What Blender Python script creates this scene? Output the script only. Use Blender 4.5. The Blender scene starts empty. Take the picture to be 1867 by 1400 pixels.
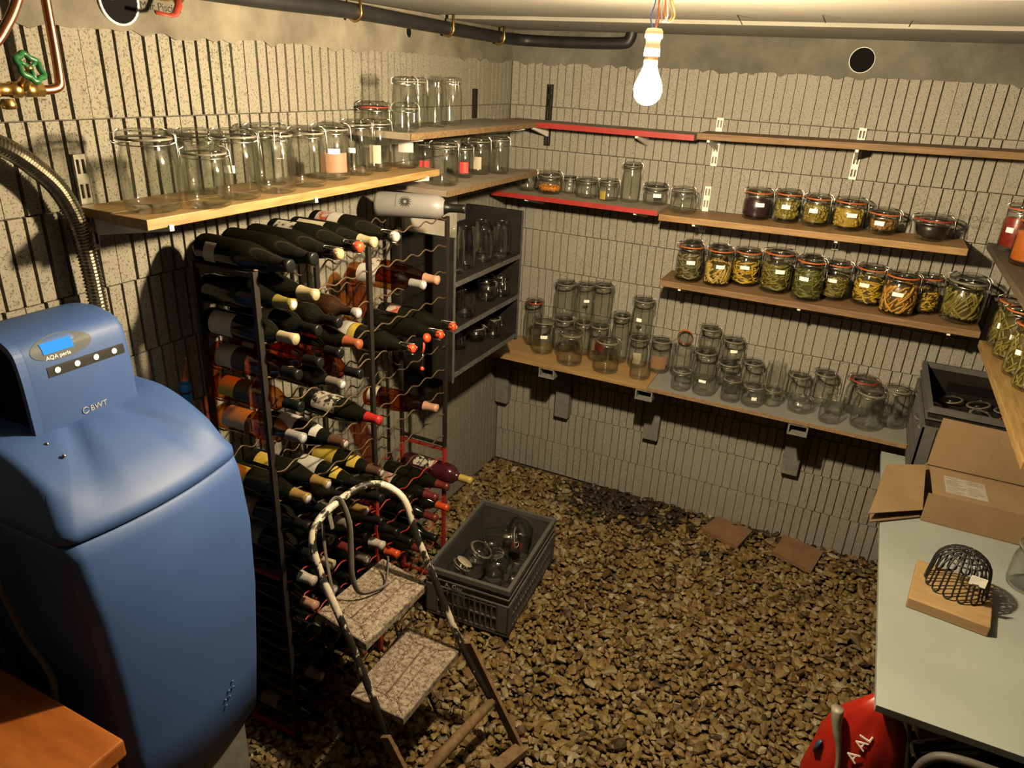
import bpy, bmesh, math, random
from mathutils import Vector, Matrix
random.seed(7)
R_ = math.radians
SC = bpy.context.scene
COL = SC.collection

# ---------------------------------------------------------------- camera, world, light level
def setup_camera():
    yaw, pitch, roll = -0.430573, 0.409931, -0.052292
    f = Vector((math.sin(yaw)*math.cos(pitch), math.cos(yaw)*math.cos(pitch), -math.sin(pitch)))
    r = Vector((math.cos(yaw), -math.sin(yaw), 0)); d = f.cross(r)
    c, s = math.cos(roll), math.sin(roll)
    r2 = c*r + s*d; d2 = -s*r + c*d
    cam = bpy.data.cameras.new('camera'); o = bpy.data.objects.new('camera', cam); COL.objects.link(o)
    cam.sensor_fit = 'HORIZONTAL'; cam.sensor_width = 36; cam.lens = 1313.745/1867*36
    cam.clip_start = 0.02; cam.clip_end = 50
    m = Matrix(((r2.x, -d2.x, -f.x, 1.67645), (r2.y, -d2.y, -f.y, -3.45631), (r2.z, -d2.z, -f.z, 2.15245), (0, 0, 0, 1)))
    o.matrix_world = m
    SC.camera = o
CAM = Vector((1.67645, -3.45631, 2.15245))
setup_camera()
w = bpy.data.worlds.new('World'); SC.world = w; w.use_nodes = True
w.node_tree.nodes['Background'].inputs[0].default_value = (1.0, 0.82, 0.6, 1)
w.node_tree.nodes['Background'].inputs[1].default_value = 0.004
SC.view_settings.view_transform = 'Standard'; SC.view_settings.look = 'None'
SC.view_settings.gamma = 1.0; SC.view_settings.use_curve_mapping = False
SC.view_settings.exposure = 0.0
SC.cycles.transparent_max_bounces = 64
SC.cycles.max_bounces = 8; SC.cycles.diffuse_bounces = 3; SC.cycles.glossy_bounces = 3
SC.cycles.sample_clamp_indirect = 6.0
BULB_STRENGTH = 7600.0
BULB_COLOR = (1.0, 0.78, 0.475)
BULB_POS = (1.204, -1.80, 2.127)

# ---------------------------------------------------------------- materials
MATS = {}
ALB = 0.46   # common scale of the surface colours
def newmat(name):
    m = bpy.data.materials.new(name); m.use_nodes = True; MATS[name] = m
    nt = m.node_tree; return m, nt, nt.nodes['Principled BSDF'], nt.nodes['Material Output']
def coords(nt, stretch=(1, 1, 1), rnd=True, world=False):
    tc = nt.nodes.new('ShaderNodeTexCoord')
    mp = nt.nodes.new('ShaderNodeMapping'); mp.inputs['Scale'].default_value = stretch
    if world:
        g = nt.nodes.new('ShaderNodeNewGeometry'); nt.links.new(g.outputs['Position'], mp.inputs['Vector'])
    else:
        nt.links.new(tc.outputs['Object'], mp.inputs['Vector'])
        if rnd:
            oi = nt.nodes.new('ShaderNodeObjectInfo'); mu = nt.nodes.new('ShaderNodeMath'); mu.operation = 'MULTIPLY'
            mu.inputs[1].default_value = 37.0
            nt.links.new(oi.outputs['Random'], mu.inputs[0]); nt.links.new(mu.outputs[0], mp.inputs['Location'])
    return mp.outputs['Vector']
def noise(nt, vec, scale, detail=4, rough=.6, lo=.35, hi=.65):
    n = nt.nodes.new('ShaderNodeTexNoise'); n.inputs['Scale'].default_value = scale
    n.inputs['Detail'].default_value = detail; n.inputs['Roughness'].default_value = rough
    nt.links.new(vec, n.inputs['Vector'])
    mr = nt.nodes.new('ShaderNodeMapRange'); mr.inputs[1].default_value = lo; mr.inputs[2].default_value = hi
    nt.links.new(n.outputs[0], mr.inputs[0]); return mr.outputs[0], n.outputs[0]
def mix(nt, fac, a, b):
    x = nt.nodes.new('ShaderNodeMix'); x.data_type = 'RGBA'
    for i, v in ((6, a), (7, b)):
        if isinstance(v, tuple): x.inputs[i].default_value = (v[0]*ALB, v[1]*ALB, v[2]*ALB, 1)
        else: nt.links.new(v, x.inputs[i])
    if isinstance(fac, float): x.inputs[0].default_value = fac
    else: nt.links.new(fac, x.inputs[0])
    return x.outputs[2]
def bump(nt, b, h, strength, dist=.002):
    n = nt.nodes.new('ShaderNodeBump'); n.inputs['Strength'].default_value = strength; n.inputs['Distance'].default_value = dist
    nt.links.new(h, n.inputs['Height']); nt.links.new(n.outputs[0], b.inputs['Normal'])
def M(name, c1, c2=None, scale=20, detail=4, rough=.6, metal=0.0, stretch=(1, 1, 1), bmp=0, bscale=None, lo=.35, hi=.65, spec=.32, world=False, bdist=.002):
    m, nt, b, out = newmat(name)
    b.inputs['Roughness'].default_value = rough; b.inputs['Metallic'].default_value = metal
    b.inputs['Specular IOR Level'].default_value = spec
    b.inputs['Base Color'].default_value = (c1[0]*ALB, c1[1]*ALB, c1[2]*ALB, 1)
    if c2 or bmp:
        v = coords(nt, stretch, world=world)
        fac, raw = noise(nt, v, scale, detail, lo=lo, hi=hi)
        if c2: nt.links.new(mix(nt, fac, c1, c2), b.inputs['Base Color'])
        if bmp:
            if bscale: raw = noise(nt, v, bscale, 3)[1]
            bump(nt, b, raw, bmp, bdist)
    return m
def M_block(name, base, dark, pit, tint):
    m, nt, b, out = newmat(name); b.inputs['Roughness'].default_value = .95; b.inputs['Specular IOR Level'].default_value = .1
    v = coords(nt)
    big, _ = noise(nt, v, 5, 4, lo=.3, hi=.7)
    fine, rawf = noise(nt, v, 210, 2, .7, lo=.33, hi=.47)
    mid, rawm = noise(nt, v, 480, 2, .8, lo=.30, hi=.62)
    c = mix(nt, big, base, tint)
    c = mix(nt, mid, dark, c)
    c = mix(nt, fine, pit, c)
    nt.links.new(c, b.inputs['Base Color'])
    bump(nt, b, rawf, .35, .002)
    return m
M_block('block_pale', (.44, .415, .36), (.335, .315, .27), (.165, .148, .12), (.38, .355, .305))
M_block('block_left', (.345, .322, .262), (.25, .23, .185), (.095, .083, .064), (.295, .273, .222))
M('rough_wall', (.10, .095, .08), (.07, .065, .055), scale=30, rough=.95)
M('block_core', (.13, .118, .10), (.08, .07, .056), scale=40, rough=.95)
M('concrete_band', (.29, .26, .20), (.10, .09, .066), scale=6, detail=10, rough=.95, bmp=.8, bscale=45, lo=.28, hi=.72, bdist=.004)
M('concrete_band_back', (.22, .208, .175), (.085, .08, .065), scale=6, detail=10, rough=.95, bmp=.8, bscale=45, lo=.28, hi=.72, bdist=.004)
M('ceiling_panel', (.34, .32, .27), (.27, .255, .215), scale=3, detail=6, rough=.9, bmp=.25, bscale=80)
M('grey_concrete', (0.238, 0.238, 0.216), (0.173, 0.173, 0.158), scale=30, rough=.9)
M('soil', (.055, .036, .018), (.03, .02, .01), scale=30, rough=1)
M('pine', (0.389, 0.260, 0.100), (0.265, 0.144, 0.043), scale=9, detail=5, rough=.55, stretch=(12, 1, 12), bmp=.15)
M('pine_x', (0.432, 0.274, 0.108), (0.274, 0.144, 0.050), scale=9, detail=5, rough=.55, stretch=(1, 12, 12), bmp=.15)
M('old_wood_x', (0.302, 0.180, 0.079), (0.144, 0.079, 0.036), scale=8, detail=6, rough=.7, stretch=(1, 14, 14), bmp=.35, lo=.3, hi=.7)
M('old_wood_y', (0.288, 0.173, 0.072), (0.144, 0.079, 0.032), scale=8, detail=6, rough=.7, stretch=(14, 1, 14), bmp=.35, lo=.3, hi=.7)
M('dusty_board', (0.360, 0.302, 0.223), (0.274, 0.223, 0.158), scale=14, rough=.85)
M('rough_edge', (0.245, 0.151, 0.065), (0.115, 0.065, 0.029), scale=90, rough=.9, bmp=.6)
M('dark_board_y', (0.122, 0.086, 0.050), (0.072, 0.050, 0.029), scale=8, rough=.75, stretch=(12, 1, 12))
M('bench_pine', (0.446, 0.288, 0.122), (0.317, 0.180, 0.065), scale=7, detail=5, rough=.5, stretch=(1, 10, 10))
M('grey_melamine', (0.288, 0.288, 0.266), (0.238, 0.238, 0.223), scale=5, rough=.5)
M('white_melamine', (.385, .43, .415), (.335, .375, .36), scale=4, rough=.45)
M('chipboard_edge', (.36, .22, .11), (.20, .12, .06), scale=120, rough=.9)
M('red_paint', (.46, .035, .03), (.36, .028, .022), scale=25, rough=.5)
M('orange_wood', (0.446, 0.144, 0.025), (0.288, 0.072, 0.011), scale=4, detail=6, rough=.45, stretch=(1.5, 7, 7), lo=.35, hi=.7)
M('orange_wood_end', (.34, .09, .02), (.24, .06, .014), scale=8, rough=.55)
M('copper', (1.054, 0.459, 0.221), (0.646, 0.255, 0.136), scale=14, rough=.28, metal=1.0)
M('brass', (1.224, 0.816, 0.272), (0.850, 0.544, 0.153), scale=30, rough=.3, metal=1.0)
M('green_plastic', (.02, .16, .05), (.015, .11, .035), scale=20, rough=.4)
M('red_lever', (.42, .05, .02), (.25, .03, .012), scale=30, rough=.45)
M('black_rubber', (.022, .022, .022), (.012, .012, .012), scale=20, rough=.5)
M('black_metal', (.012, .010, .009), (.022, .016, .012), scale=60, rough=.6, spec=.2)
M('red_metal', (.42, .035, .02), (.25, .02, .012), scale=30, rough=.5)
M('rust_wire', (.10, .07, .045), (.17, .11, .06), scale=60, rough=.55, metal=.5)
M('steel', (0.765, 0.714, 0.612), (0.510, 0.476, 0.408), scale=50, rough=.25, metal=1.0)
M('wire_steel', (0.714, 0.680, 0.612), rough=.3, metal=1.0)
M('white_steel', (1.05, 1.02, .92), (.9, .87, .78), scale=40, rough=.5)
M('black_void', (.004, .004, .005), rough=.9, spec=.1)
M('pvc_white', (1.0, 1.0, .94), rough=.4)
M('blue_plastic', (.055, .125, .36), (.048, .112, .33), scale=6, rough=.55, bmp=.12, bscale=500, bdist=.0008, spec=.35)
M('blue_tube', (.01, .22, .55), rough=.4)
M('black_plastic', (.012, .012, .013), (.02, .02, .02), scale=30, rough=.5)
M('dusty_black', (.012, .011, .010), (.030, .028, .024), scale=9, detail=8, rough=.8, lo=.45, hi=.8, spec=.1)
M('dusty_edge', (.10, .10, .09), (.05, .05, .045), scale=40, rough=.8)
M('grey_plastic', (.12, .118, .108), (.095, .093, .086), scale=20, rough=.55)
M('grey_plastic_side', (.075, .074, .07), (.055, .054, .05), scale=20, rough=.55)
M('panel_grey', (.07, .085, .10), rough=.6, spec=.3)
M('button_white', (1.2, 1.22, 1.22), rough=.4)
M('chrome', (.50, .51, .53), rough=.3)
M('ink', (.02, .018, .015), rough=.8)
M('faded_ink', (.13, .12, .10), (.24, .22, .18), scale=120, rough=.9)
M('chalk', (.55, .55, .52), rough=.8)
M('white_letter', (1.2, 1.17, 1.1), rough=.5)
M('cardboard', (0.331, 0.223, 0.112), (0.288, 0.191, 0.094), scale=12, rough=.85)
M('cardboard_in', (0.245, 0.158, 0.079), (0.202, 0.130, 0.065), scale=12, rough=.9)
M('paper', (0.504, 0.475, 0.403), (0.432, 0.396, 0.324), scale=15, rough=.75)
M('paper_tag', (1.3, 1.28, 1.2), rough=.7)
M('terracotta', (0.288, 0.158, 0.086), (0.202, 0.115, 0.065), scale=14, rough=.9, bmp=.3)
M('bag_red', (0.446, 0.020, 0.009), (0.324, 0.014, 0.007), scale=8, rough=.35)
M('bag_grey', (.40, .36, .28), (.30, .27, .21), scale=8, rough=.4)
M('bag_blue', (.03, .06, .12), rough=.4)
M('rubber_orange', (.62, .17, .035), (.50, .12, .03), scale=30, rough=.5)
M('rubber_red', (.40, .05, .03), rough=.5)
M('rubber_clear', (.22, .20, .16), rough=.45)
M('strap', (.21, .19, .155), (.13, .12, .10), scale=40, rough=.85)
M('socket_plastic', (1.0, .92, .68), rough=.4)
M('wire_orange', (.75, .22, .03), rough=.4); M('wire_blue', (.05, .12, .45), rough=.4); M('wire_white', (.75, .70, .68), rough=.4); M('wire_violet', (.22, .08, .30), rough=.4)
M('hose_grey', (.12, .11, .10), rough=.6)
M('foam_white', (0.504, 0.475, 0.396), (0.446, 0.418, 0.346), scale=40, rough=.8)
M('wet_dark', (.02, .016, .012), rough=.4)
def M_worn(name, paint, chip, scale, lo, hi, rough=.45, stretch=(1, 1, 1), wear=None):
    m, nt, b, out = newmat(name); b.inputs['Roughness'].default_value = rough
    v = coords(nt, stretch, rnd=False); fac, raw = noise(nt, v, scale, 5, .65, lo, hi)
    if wear:   # handled most near the top, so the paint is worn off there
        sp = nt.nodes.new('ShaderNodeSeparateXYZ'); nt.links.new(v, sp.inputs[0]); mr = nt.nodes.new('ShaderNodeMapRange')
        mr.inputs[1].default_value = wear[0]; mr.inputs[2].default_value = wear[1]; mr.inputs[3].default_value = -.10; mr.inputs[4].default_value = .07
        nt.links.new(sp.outputs[2], mr.inputs[0]); big = noise(nt, v, 9, 2)[1]
        a1 = nt.nodes.new('ShaderNodeMath'); a1.operation = 'ADD'; nt.links.new(raw, a1.inputs[0]); nt.links.new(mr.outputs[0], a1.inputs[1])
        a2 = nt.nodes.new('ShaderNodeMath'); a2.operation = 'MULTIPLY_ADD'; a2.inputs[1].default_value = .6; nt.links.new(big, a2.inputs[0]); nt.links.new(a1.outputs[0], a2.inputs[2])
        m2 = nt.nodes.new('ShaderNodeMapRange'); m2.inputs[1].default_value = lo+.30; m2.inputs[2].default_value = hi+.30; nt.links.new(a2.outputs[0], m2.inputs[0]); fac = m2.outputs[0]
    nt.links.new(mix(nt, fac, paint, chip), b.inputs['Base Color']); bump(nt, b, raw, .4, .003)
    return m
M_worn('worn_tube', (.016, .014, .012), (.70, .62, .50), 38, .49, .54, stretch=(1, .6, .5), wear=(.12, .42))
M_worn('worn_step', (.40, .33, .25), (.10, .065, .04), 70, .40, .60, .8)
M_worn('worn_ring', (.56, .47, .36), (.24, .16, .10), 60, .40, .60, .8)
M_worn('step_rust', (.20, .12, .07), (.09, .055, .035), 40, .4, .6, .8)
M('weathered_wood', (0.259, 0.158, 0.072), (0.158, 0.094, 0.040), scale=18, rough=.8, stretch=(3, 3, 3), bmp=.3)
M('tan_wood', (0.446, 0.302, 0.144), (0.360, 0.230, 0.101), scale=8, rough=.6, stretch=(1, 6, 6))
M('label_yellow', (0.525, 0.390, 0.045), (0.413, 0.270, 0.038), scale=40, rough=.6)
M('label_cream', (0.525, 0.473, 0.360), (0.435, 0.375, 0.270), scale=30, rough=.6)
M('label_white', (0.540, 0.525, 0.480), (0.450, 0.427, 0.375), scale=30, rough=.6)
M('label_red', (0.375, 0.053, 0.022), (0.450, 0.375, 0.315), scale=45, rough=.6, lo=.42, hi=.5)
M('label_black', (.02, .02, .018), rough=.5)
M('label_brown', (0.338, 0.180, 0.098), (0.255, 0.128, 0.068), scale=30, rough=.6)
M('label_grey', (0.225, 0.195, 0.158), (0.165, 0.143, 0.112), scale=30, rough=.6)
M('label_floral', (0.015, 0.015, 0.013), (0.495, 0.450, 0.375), scale=45, rough=.6, lo=.44, hi=.5)
for n, c in dict(cap_cream=(0.434, 0.364, 0.217), cap_olive=(0.238, 0.196, 0.042), cap_gold=(0.280, 0.168, 0.049), cap_pink=(0.434, 0.238, 0.154), cap_silver=(0.294, 0.280, 0.266), cap_black=(.008, .009, .008),
                 cap_copper=(0.315, 0.084, 0.035), cap_taupe=(0.182, 0.147, 0.126), cap_red=(0.420, 0.021, 0.017), cap_brown=(0.084, 0.042, 0.025), cap_yellow=(0.504, 0.364, 0.091), cap_maroon=(0.140, 0.021, 0.017), cap_white=(0.490, 0.448, 0.385), cap_orange=(.62, .075, .02)).items():
    M(n, c, tuple(x*.8 for x in c), scale=50, rough=.38, spec=.15 if n == 'cap_black' else .32)
M('cork', (.55, .33, .18), (.42, .24, .12), scale=60, rough=.8)
M('foil_end', (.55, .58, .66), (.40, .42, .50), scale=60, rough=.35)
M('dark_glass', (.006, .007, .004), (.009, .010, .006), scale=10, rough=.11, spec=.22)
M('brown_glass', (.03, .014, .006), rough=.08, spec=.6)
M('purple_glass', (.05, .008, .014), rough=.08, spec=.6)
M('red_print', (.80, .05, .045), (.60, .035, .03), scale=40, rough=.5)
M('frosted_grey', (.26, .25, .245), (.22, .21, .205), scale=8, rough=.4)
def M_glass(name, tint, edge, refl=.55, rough=.07):
    """thin glass: clear face on, darker and more mirror-like where the wall turns away from view"""
    m, nt, b, out = newmat(name); nt.nodes.remove(b)
    lw = nt.nodes.new('ShaderNodeLayerWeight'); lw.inputs['Blend'].default_value = .5
    tr = nt.nodes.new('ShaderNodeBsdfTransparent'); gl = nt.nodes.new('ShaderNodeBsdfGlossy'); gl.inputs['Roughness'].default_value = rough
    def pw(e):
        n = nt.nodes.new('ShaderNodeMath'); n.operation = 'POWER'; n.inputs[1].default_value = e; nt.links.new(lw.outputs['Facing'], n.inputs[0]); return n.outputs[0]
    nt.links.new(mix(nt, pw(3.0), tuple(c/ALB for c in tint), tuple(c/ALB for c in edge)), tr.inputs['Color'])
    ma = nt.nodes.new('ShaderNodeMath'); ma.operation = 'MULTIPLY_ADD'; ma.inputs[1].default_value = refl; ma.inputs[2].default_value = .06
    nt.links.new(pw(4.5), ma.inputs[0])
    mx = nt.nodes.new('ShaderNodeMixShader'); nt.links.new(ma.outputs[0], mx.inputs[0])
    nt.links.new(tr.outputs[0], mx.inputs[1]); nt.links.new(gl.outputs[0], mx.inputs[2]); nt.links.new(mx.outputs[0], out.inputs['Surface'])
    return m
M_glass('clear_glass', (.968, .972, .958), (.64, .65, .61), .6)
M_glass('lid_glass', (.90, .905, .885), (.42, .43, .40), .6)
M_glass('rose_glass', (.66, .27, .10), (.26, .07, .02), .4)
M_glass('amber_glass', (.78, .45, .14), (.36, .14, .03), .4)
M_glass('film', (.9, .9, .88), (.5, .5, .48), .5, .08)
def M_emit(name, col, strength):
    m, nt, b, out = newmat(name); nt.nodes.remove(b)
    e = nt.nodes.new('ShaderNodeEmission'); e.inputs[0].default_value = (*col, 1); e.inputs[1].default_value = strength
    nt.links.new(e.outputs[0], out.inputs['Surface']); return m
M_emit('bulb_glow', BULB_COLOR, BULB_STRENGTH)
M_emit('lcd_glow', (.06, .38, 1.0), 1.1)
def M_pebble():
    m, nt, b, out = newmat('pebble'); b.inputs['Roughness'].default_value = .55; b.inputs['Specular IOR Level'].default_value = .35
    at = nt.nodes.new('ShaderNodeAttribute'); at.attribute_name = 'tint'
    cr = nt.nodes.new('ShaderNodeValToRGB'); e = cr.color_ramp.elements
    e[0].position = 0; e[0].color = (.014, .010, .006, 1); e[1].position = 1; e[1].color = (.60*ALB, .50*ALB, .33*ALB, 1)
    for p, c in ((.12, (.07, .042, .016)), (.3, (.175, .10, .032)), (.5, (.29, .18, .052)), (.68, (.38, .255, .08)), (.84, (.37, .29, .135))):
        k = e.new(p); k.color = (c[0]*ALB, c[1]*ALB, c[2]*ALB, 1)
    nt.links.new(at.outputs['Fac'], cr.inputs[0])
    v = coords(nt, world=True); fac, raw = noise(nt, v, 160, 3, lo=.25, hi=.8)
    mm = nt.nodes.new('ShaderNodeMix'); mm.data_type = 'RGBA'; mm.blend_type = 'MULTIPLY'; mm.inputs[0].default_value = .55
    nt.links.new(cr.outputs[0], mm.inputs[6])
    g = nt.nodes.new('ShaderNodeCombineColor')
    for i in range(3): nt.links.new(fac, g.inputs[i])
    nt.links.new(g.outputs[0], mm.inputs[7]); nt.links.new(mm.outputs[2], b.inputs['Base Color'])
    bump(nt, b, raw, .5, .003)
M_pebble()
for n, a, b_ in (('bean_green', (0.221, 0.238, 0.051), (0.119, 0.145, 0.031)), ('bean_dull', (0.289, 0.255, 0.128), (0.170, 0.162, 0.076)), ('bean_olive', (0.340, 0.281, 0.060), (0.187, 0.162, 0.034)), ('bean_yellow', (0.800, 0.578, 0.060), (0.612, 0.340, 0.034)),
                 ('bean_pale', (0.800, 0.578, 0.153), (0.544, 0.340, 0.085)), ('bean_orange', (0.800, 0.442, 0.076), (0.578, 0.238, 0.043)), ('fruit_green', (0.374, 0.289, 0.051), (0.204, 0.170, 0.031)), ('fruit_yellow', (0.612, 0.425, 0.060), (0.340, 0.238, 0.034)),
                 ('fruit_brown', (0.408, 0.204, 0.060), (0.221, 0.111, 0.034)), ('preserve_purple', (.045, .012, .025), (.03, .008, .016)), ('preserve_black', (.012, .010, .008), (.02, .016, .012)), ('sauce_red', (.36, .03, .012), (.22, .016, .008)),
                 ('sauce_orange', (.62, .17, .015), (.45, .11, .01)), ('slice_orange', (.75, .28, .02), (.60, .18, .01)), ('bean_core', (.12, .095, .03), (.08, .06, .02))):
    M(n, a, b_, scale=60, rough=.35)

# ---------------------------------------------------------------- mesh helpers
class MB:
    def __init__(s): s.v = []; s.f = []; s.sm = []
    def add(s, v, f, smooth=False, mtx=None):
        o = len(s.v)
        s.v += [tuple(mtx @ Vector(p)) if mtx else tuple(p) for p in v]
        s.f += [tuple(i+o for i in q) for q in f]; s.sm += [smooth]*len(f); return s
    def box(s, lo, hi, mtx=None, c=0.0):
        x0, y0, z0 = lo; x1, y1, z1 = hi
        if c <= 0:
            v = [(x0, y0, z0), (x1, y0, z0), (x1, y1, z0), (x0, y1, z0), (x0, y0, z1), (x1, y0, z1), (x1, y1, z1), (x0, y1, z1)]
            f = [(0, 3, 2, 1), (4, 5, 6, 7), (0, 1, 5, 4), (1, 2, 6, 5), (2, 3, 7, 6), (3, 0, 4, 7)]
            return s.add(v, f, False, mtx)
        b = bmesh.new(); bmesh.ops.create_cube(b, size=1)
        for q in b.verts: q.co = Vector((x0+(q.co.x+.5)*(x1-x0), y0+(q.co.y+.5)*(y1-y0), z0+(q.co.z+.5)*(z1-z0)))
        bmesh.ops.bevel(b, geom=b.edges[:], offset=c, segments=2, affect='EDGES', profile=.6)
        b.verts.index_update()
        s.add([q.co[:] for q in b.verts], [[q.index for q in g.verts] for g in b.faces], False, mtx); b.free(); return s
    def lathe(s, prof, n=20, mtx=None, smooth=True, arc=None, start=0.0):
        v = []; f = []; full = arc is None; a = arc or 2*math.pi; cols = n if full else n+1; m = len(prof)
        for i in range(cols):
            t = start + a*i/n; c_, s_ = math.cos(t), math.sin(t)
            v += [(r*c_, r*s_, z) for r, z in prof]
        for i in range(n):
            i2 = (i+1) % cols
            for j in range(m-1):
                q = [i*m+j, i2*m+j, i2*m+j+1, i*m+j+1]
                if prof[j][0] < 1e-7: q = [i*m+j, i2*m+j+1, i*m+j+1]
                elif prof[j+1][0] < 1e-7: q = [i*m+j, i2*m+j, i*m+j+1]
                f.append(q)
        return s.add(v, f, smooth, mtx)
    def tube(s, pts, r, n=8, closed=False, smooth=True, mtx=None, cap=True, flat=None):
        P = [Vector(p) for p in pts]; m = len(P); v = []; f = []
        up = None
        for i in range(m):
            if closed: d = P[(i+1) % m]-P[i-1]
            else: d = P[min(i+1, m-1)]-P[max(i-1, 0)]
            d = d.normalized() if d.length > 1e-9 else Vector((0, 0, 1))
            if up is None:
                a = Vector((0, 0, 1)) if abs(d.z) < .9 else Vector((1, 0, 0)); up = (a-d*a.dot(d)).normalized()
            else:
                up = up-d*up.dot(d); up = up.normalized() if up.length > 1e-6 else Vector((1, 0, 0))
            sd = d.cross(up); rr = r[i] if isinstance(r, (list, tuple)) else r
            for k in range(n):
                t = 2*math.pi*k/n; ca, sa = math.cos(t), math.sin(t)
                if flat: v.append(P[i]+up*(rr*ca*flat)+sd*(rr*sa))
                else: v.append(P[i]+up*(rr*ca)+sd*(rr*sa))
        for i in range(m if closed else m-1):
            j = (i+1) % m
            for k in range(n):
                k2 = (k+1) % n; f.append((i*n+k, i*n+k2, j*n+k2, j*n+k))
        if not closed and cap: f.append(tuple(range(n-1, -1, -1))); f.append(tuple((m-1)*n+k for k in range(n)))
        return s.add(v, f, smooth, mtx)
    def prism(s, poly, z0, z1, mtx=None):
        n = len(poly); v = [(x, y, z0) for x, y in poly]+[(x, y, z1) for x, y in poly]
        f = [tuple(range(n-1, -1, -1)), tuple(range(n, 2*n))]+[(i, (i+1) % n, (i+1) % n+n, i+n) for i in range(n)]
        return s.add(v, f, False, mtx)
    def loft(s, rings, smooth=True, cap=True, mtx=None):
        n = len(rings[0]); v = [p for r in rings for p in r]; f = []
        for i in range(len(rings)-1):
            for k in range(n):
                k2 = (k+1) % n; f.append((i*n+k, i*n+k2, (i+1)*n+k2, (i+1)*n+k))
        if cap: f.append(tuple(range(n-1, -1, -1))); f.append(tuple((len(rings)-1)*n+k for k in range(n)))
        return s.add(v, f, smooth, mtx)
    def mesh(s, name, mat):
        me = bpy.data.meshes.new(name); me.from_pydata(s.v, [], s.f); me.polygons.foreach_set('use_smooth', s.sm)
        me.materials.append(MATS[mat]); me.update(); return me
    def build(s, name, mat, parent=None, loc=None, rot=None):
        return link(name, s.mesh(name, mat), parent, loc, rot)
def link(name, me, parent=None, loc=None, rot=None):
    o = bpy.data.objects.new(name, me); COL.objects.link(o)
    if parent: o.parent = parent
    if loc: o.location = loc
    if rot: o.rotation_euler = rot
    return o
def tag(o, label, cat, group=None):
    o['label'] = label; o['category'] = cat
    if group: o['group'] = group
    return o
def thing(name, label, cat, loc=(0, 0, 0), rot=(0, 0, 0), group=None, scale=None):
    o = bpy.data.objects.new(name, None); COL.objects.link(o); o.location = loc; o.rotation_euler = rot
    if scale: o.scale = scale
    o.empty_display_size = .05
    return tag(o, label, cat, group)
def struct(o): o['kind'] = 'structure'; return o
def text_part(name, body, size, mat, parent, origin, ux, uy, depth=.0006, align='LEFT', spacing=1.0):
    cu = bpy.data.curves.new(name, 'FONT'); cu.body = body; cu.size = size; cu.extrude = depth; cu.align_x = align; cu.space_character = spacing
    cu.resolution_u = 3
    t = bpy.data.objects.new(name, cu); COL.objects.link(t)
    dg = bpy.context.evaluated_depsgraph_get(); me = bpy.data.meshes.new_from_object(t.evaluated_get(dg))
    bpy.data.objects.remove(t); bpy.data.curves.remove(cu)
    ux = Vector(ux).normalized(); uy = Vector(uy).normalized(); uz = ux.cross(uy)
    m = Matrix(((ux.x, uy.x, uz.x, origin[0]), (ux.y, uy.y, uz.y, origin[1]), (ux.z, uy.z, uz.z, origin[2]), (0, 0, 0, 1)))
    me.transform(m); me.materials.clear(); me.materials.append(MATS[mat])
    o = link(name, me, parent); o['kind'] = 'stuff'; return o
def arc_pts(c, r, a0, a1, n, ux, uy):
    ux, uy, c = Vector(ux), Vector(uy), Vector(c)
    return [c+ux*(r*math.cos(a0+(a1-a0)*i/n))+uy*(r*math.sin(a0+(a1-a0)*i/n)) for i in range(n+1)]
def smooth_path(pts, n=8):
    P = [Vector(p) for p in pts]; out = []
    for i in range(len(P)-1):
        p0 = P[max(i-1, 0)]; p1 = P[i]; p2 = P[i+1]; p3 = P[min(i+2, len(P)-1)]
        for k in range(n):
            t = k/n; out.append(.5*((2*p1)+(p2-p0)*t+(2*p0-5*p1+4*p2-p3)*t*t+(3*p1-p0-3*p2+p3)*t*t*t))
    out.append(P[-1]); return out
# ---------------------------------------------------------------- the room
ROOM_X, ROOM_Y0, ROOM_H = 2.46, -4.3, 2.331
_bm = {}
def block_mesh(a, b, gw, mat='block_pale'):
    """front of one hollow concrete block, cut to [a,b] of its 0.5 m length; local x along the wall, y out of the wall, z up"""
    key = (round(a, 3), round(b, 3), gw, mat)
    if key in _bm: return _bm[key]
    rnd = random.Random(int(a*977+b*3571))
    dep, T, h = .013, -.04, .1975
    edge = .0485; pitch = (.5-2*edge)/10
    prof = [(a+.0012, 0.0)]
    for i in range(11):
        g = edge+pitch*i
        if g-gw < a+.004 or g+gw > b-.004: continue
        w_ = gw*rnd.uniform(.8, 1.15)/2
        prof += [(g-w_, 0), (g-w_*.7, -dep), (g+w_*.7, -dep), (g+w_, 0)]
    prof.append((b-.0012, 0.0))
    n = len(prof); v = []
    for z in (.0012, h): v += [(x, y, z) for x, y in prof]
    for z in (.0012, h): v += [(x, T, z) for x, y in prof]
    f = []
    for i in range(n-1):
        f.append((i, n+i, n+i+1, i+1))
        f.append((n+i, 3*n+i, 3*n+i+1, n+i+1)); f.append((2*n+i, i, i+1, 2*n+i+1))
    f += [(0, 2*n, 3*n, n), (n-1, 2*n-1, 4*n-1, 3*n-1)]
    m = MB().add(v, f); me = m.mesh('concrete_block', mat); _bm[key] = me; return me
def block_wall(name, joints0, s0, s1, put, gw, core, mat):
    root = struct(core)
    for k in range(11):
        z = 2.2-.2*(k+1); off = joints0+(.25 if k % 2 else 0); i = math.floor((s0-off)/.5)
        while off+.5*i < s1-.01:
            a = max(0, s0-(off+.5*i)); b = min(.5, s1-(off+.5*i))
            if b-a > .02:
                o = bpy.data.objects.new('concrete_block', block_mesh(a, b, gw, mat)); COL.objects.link(o); o.parent = root
                put(o, off+.5*i, z, random.uniform(-.0012, .0012))
            i += 1
    return root
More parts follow.
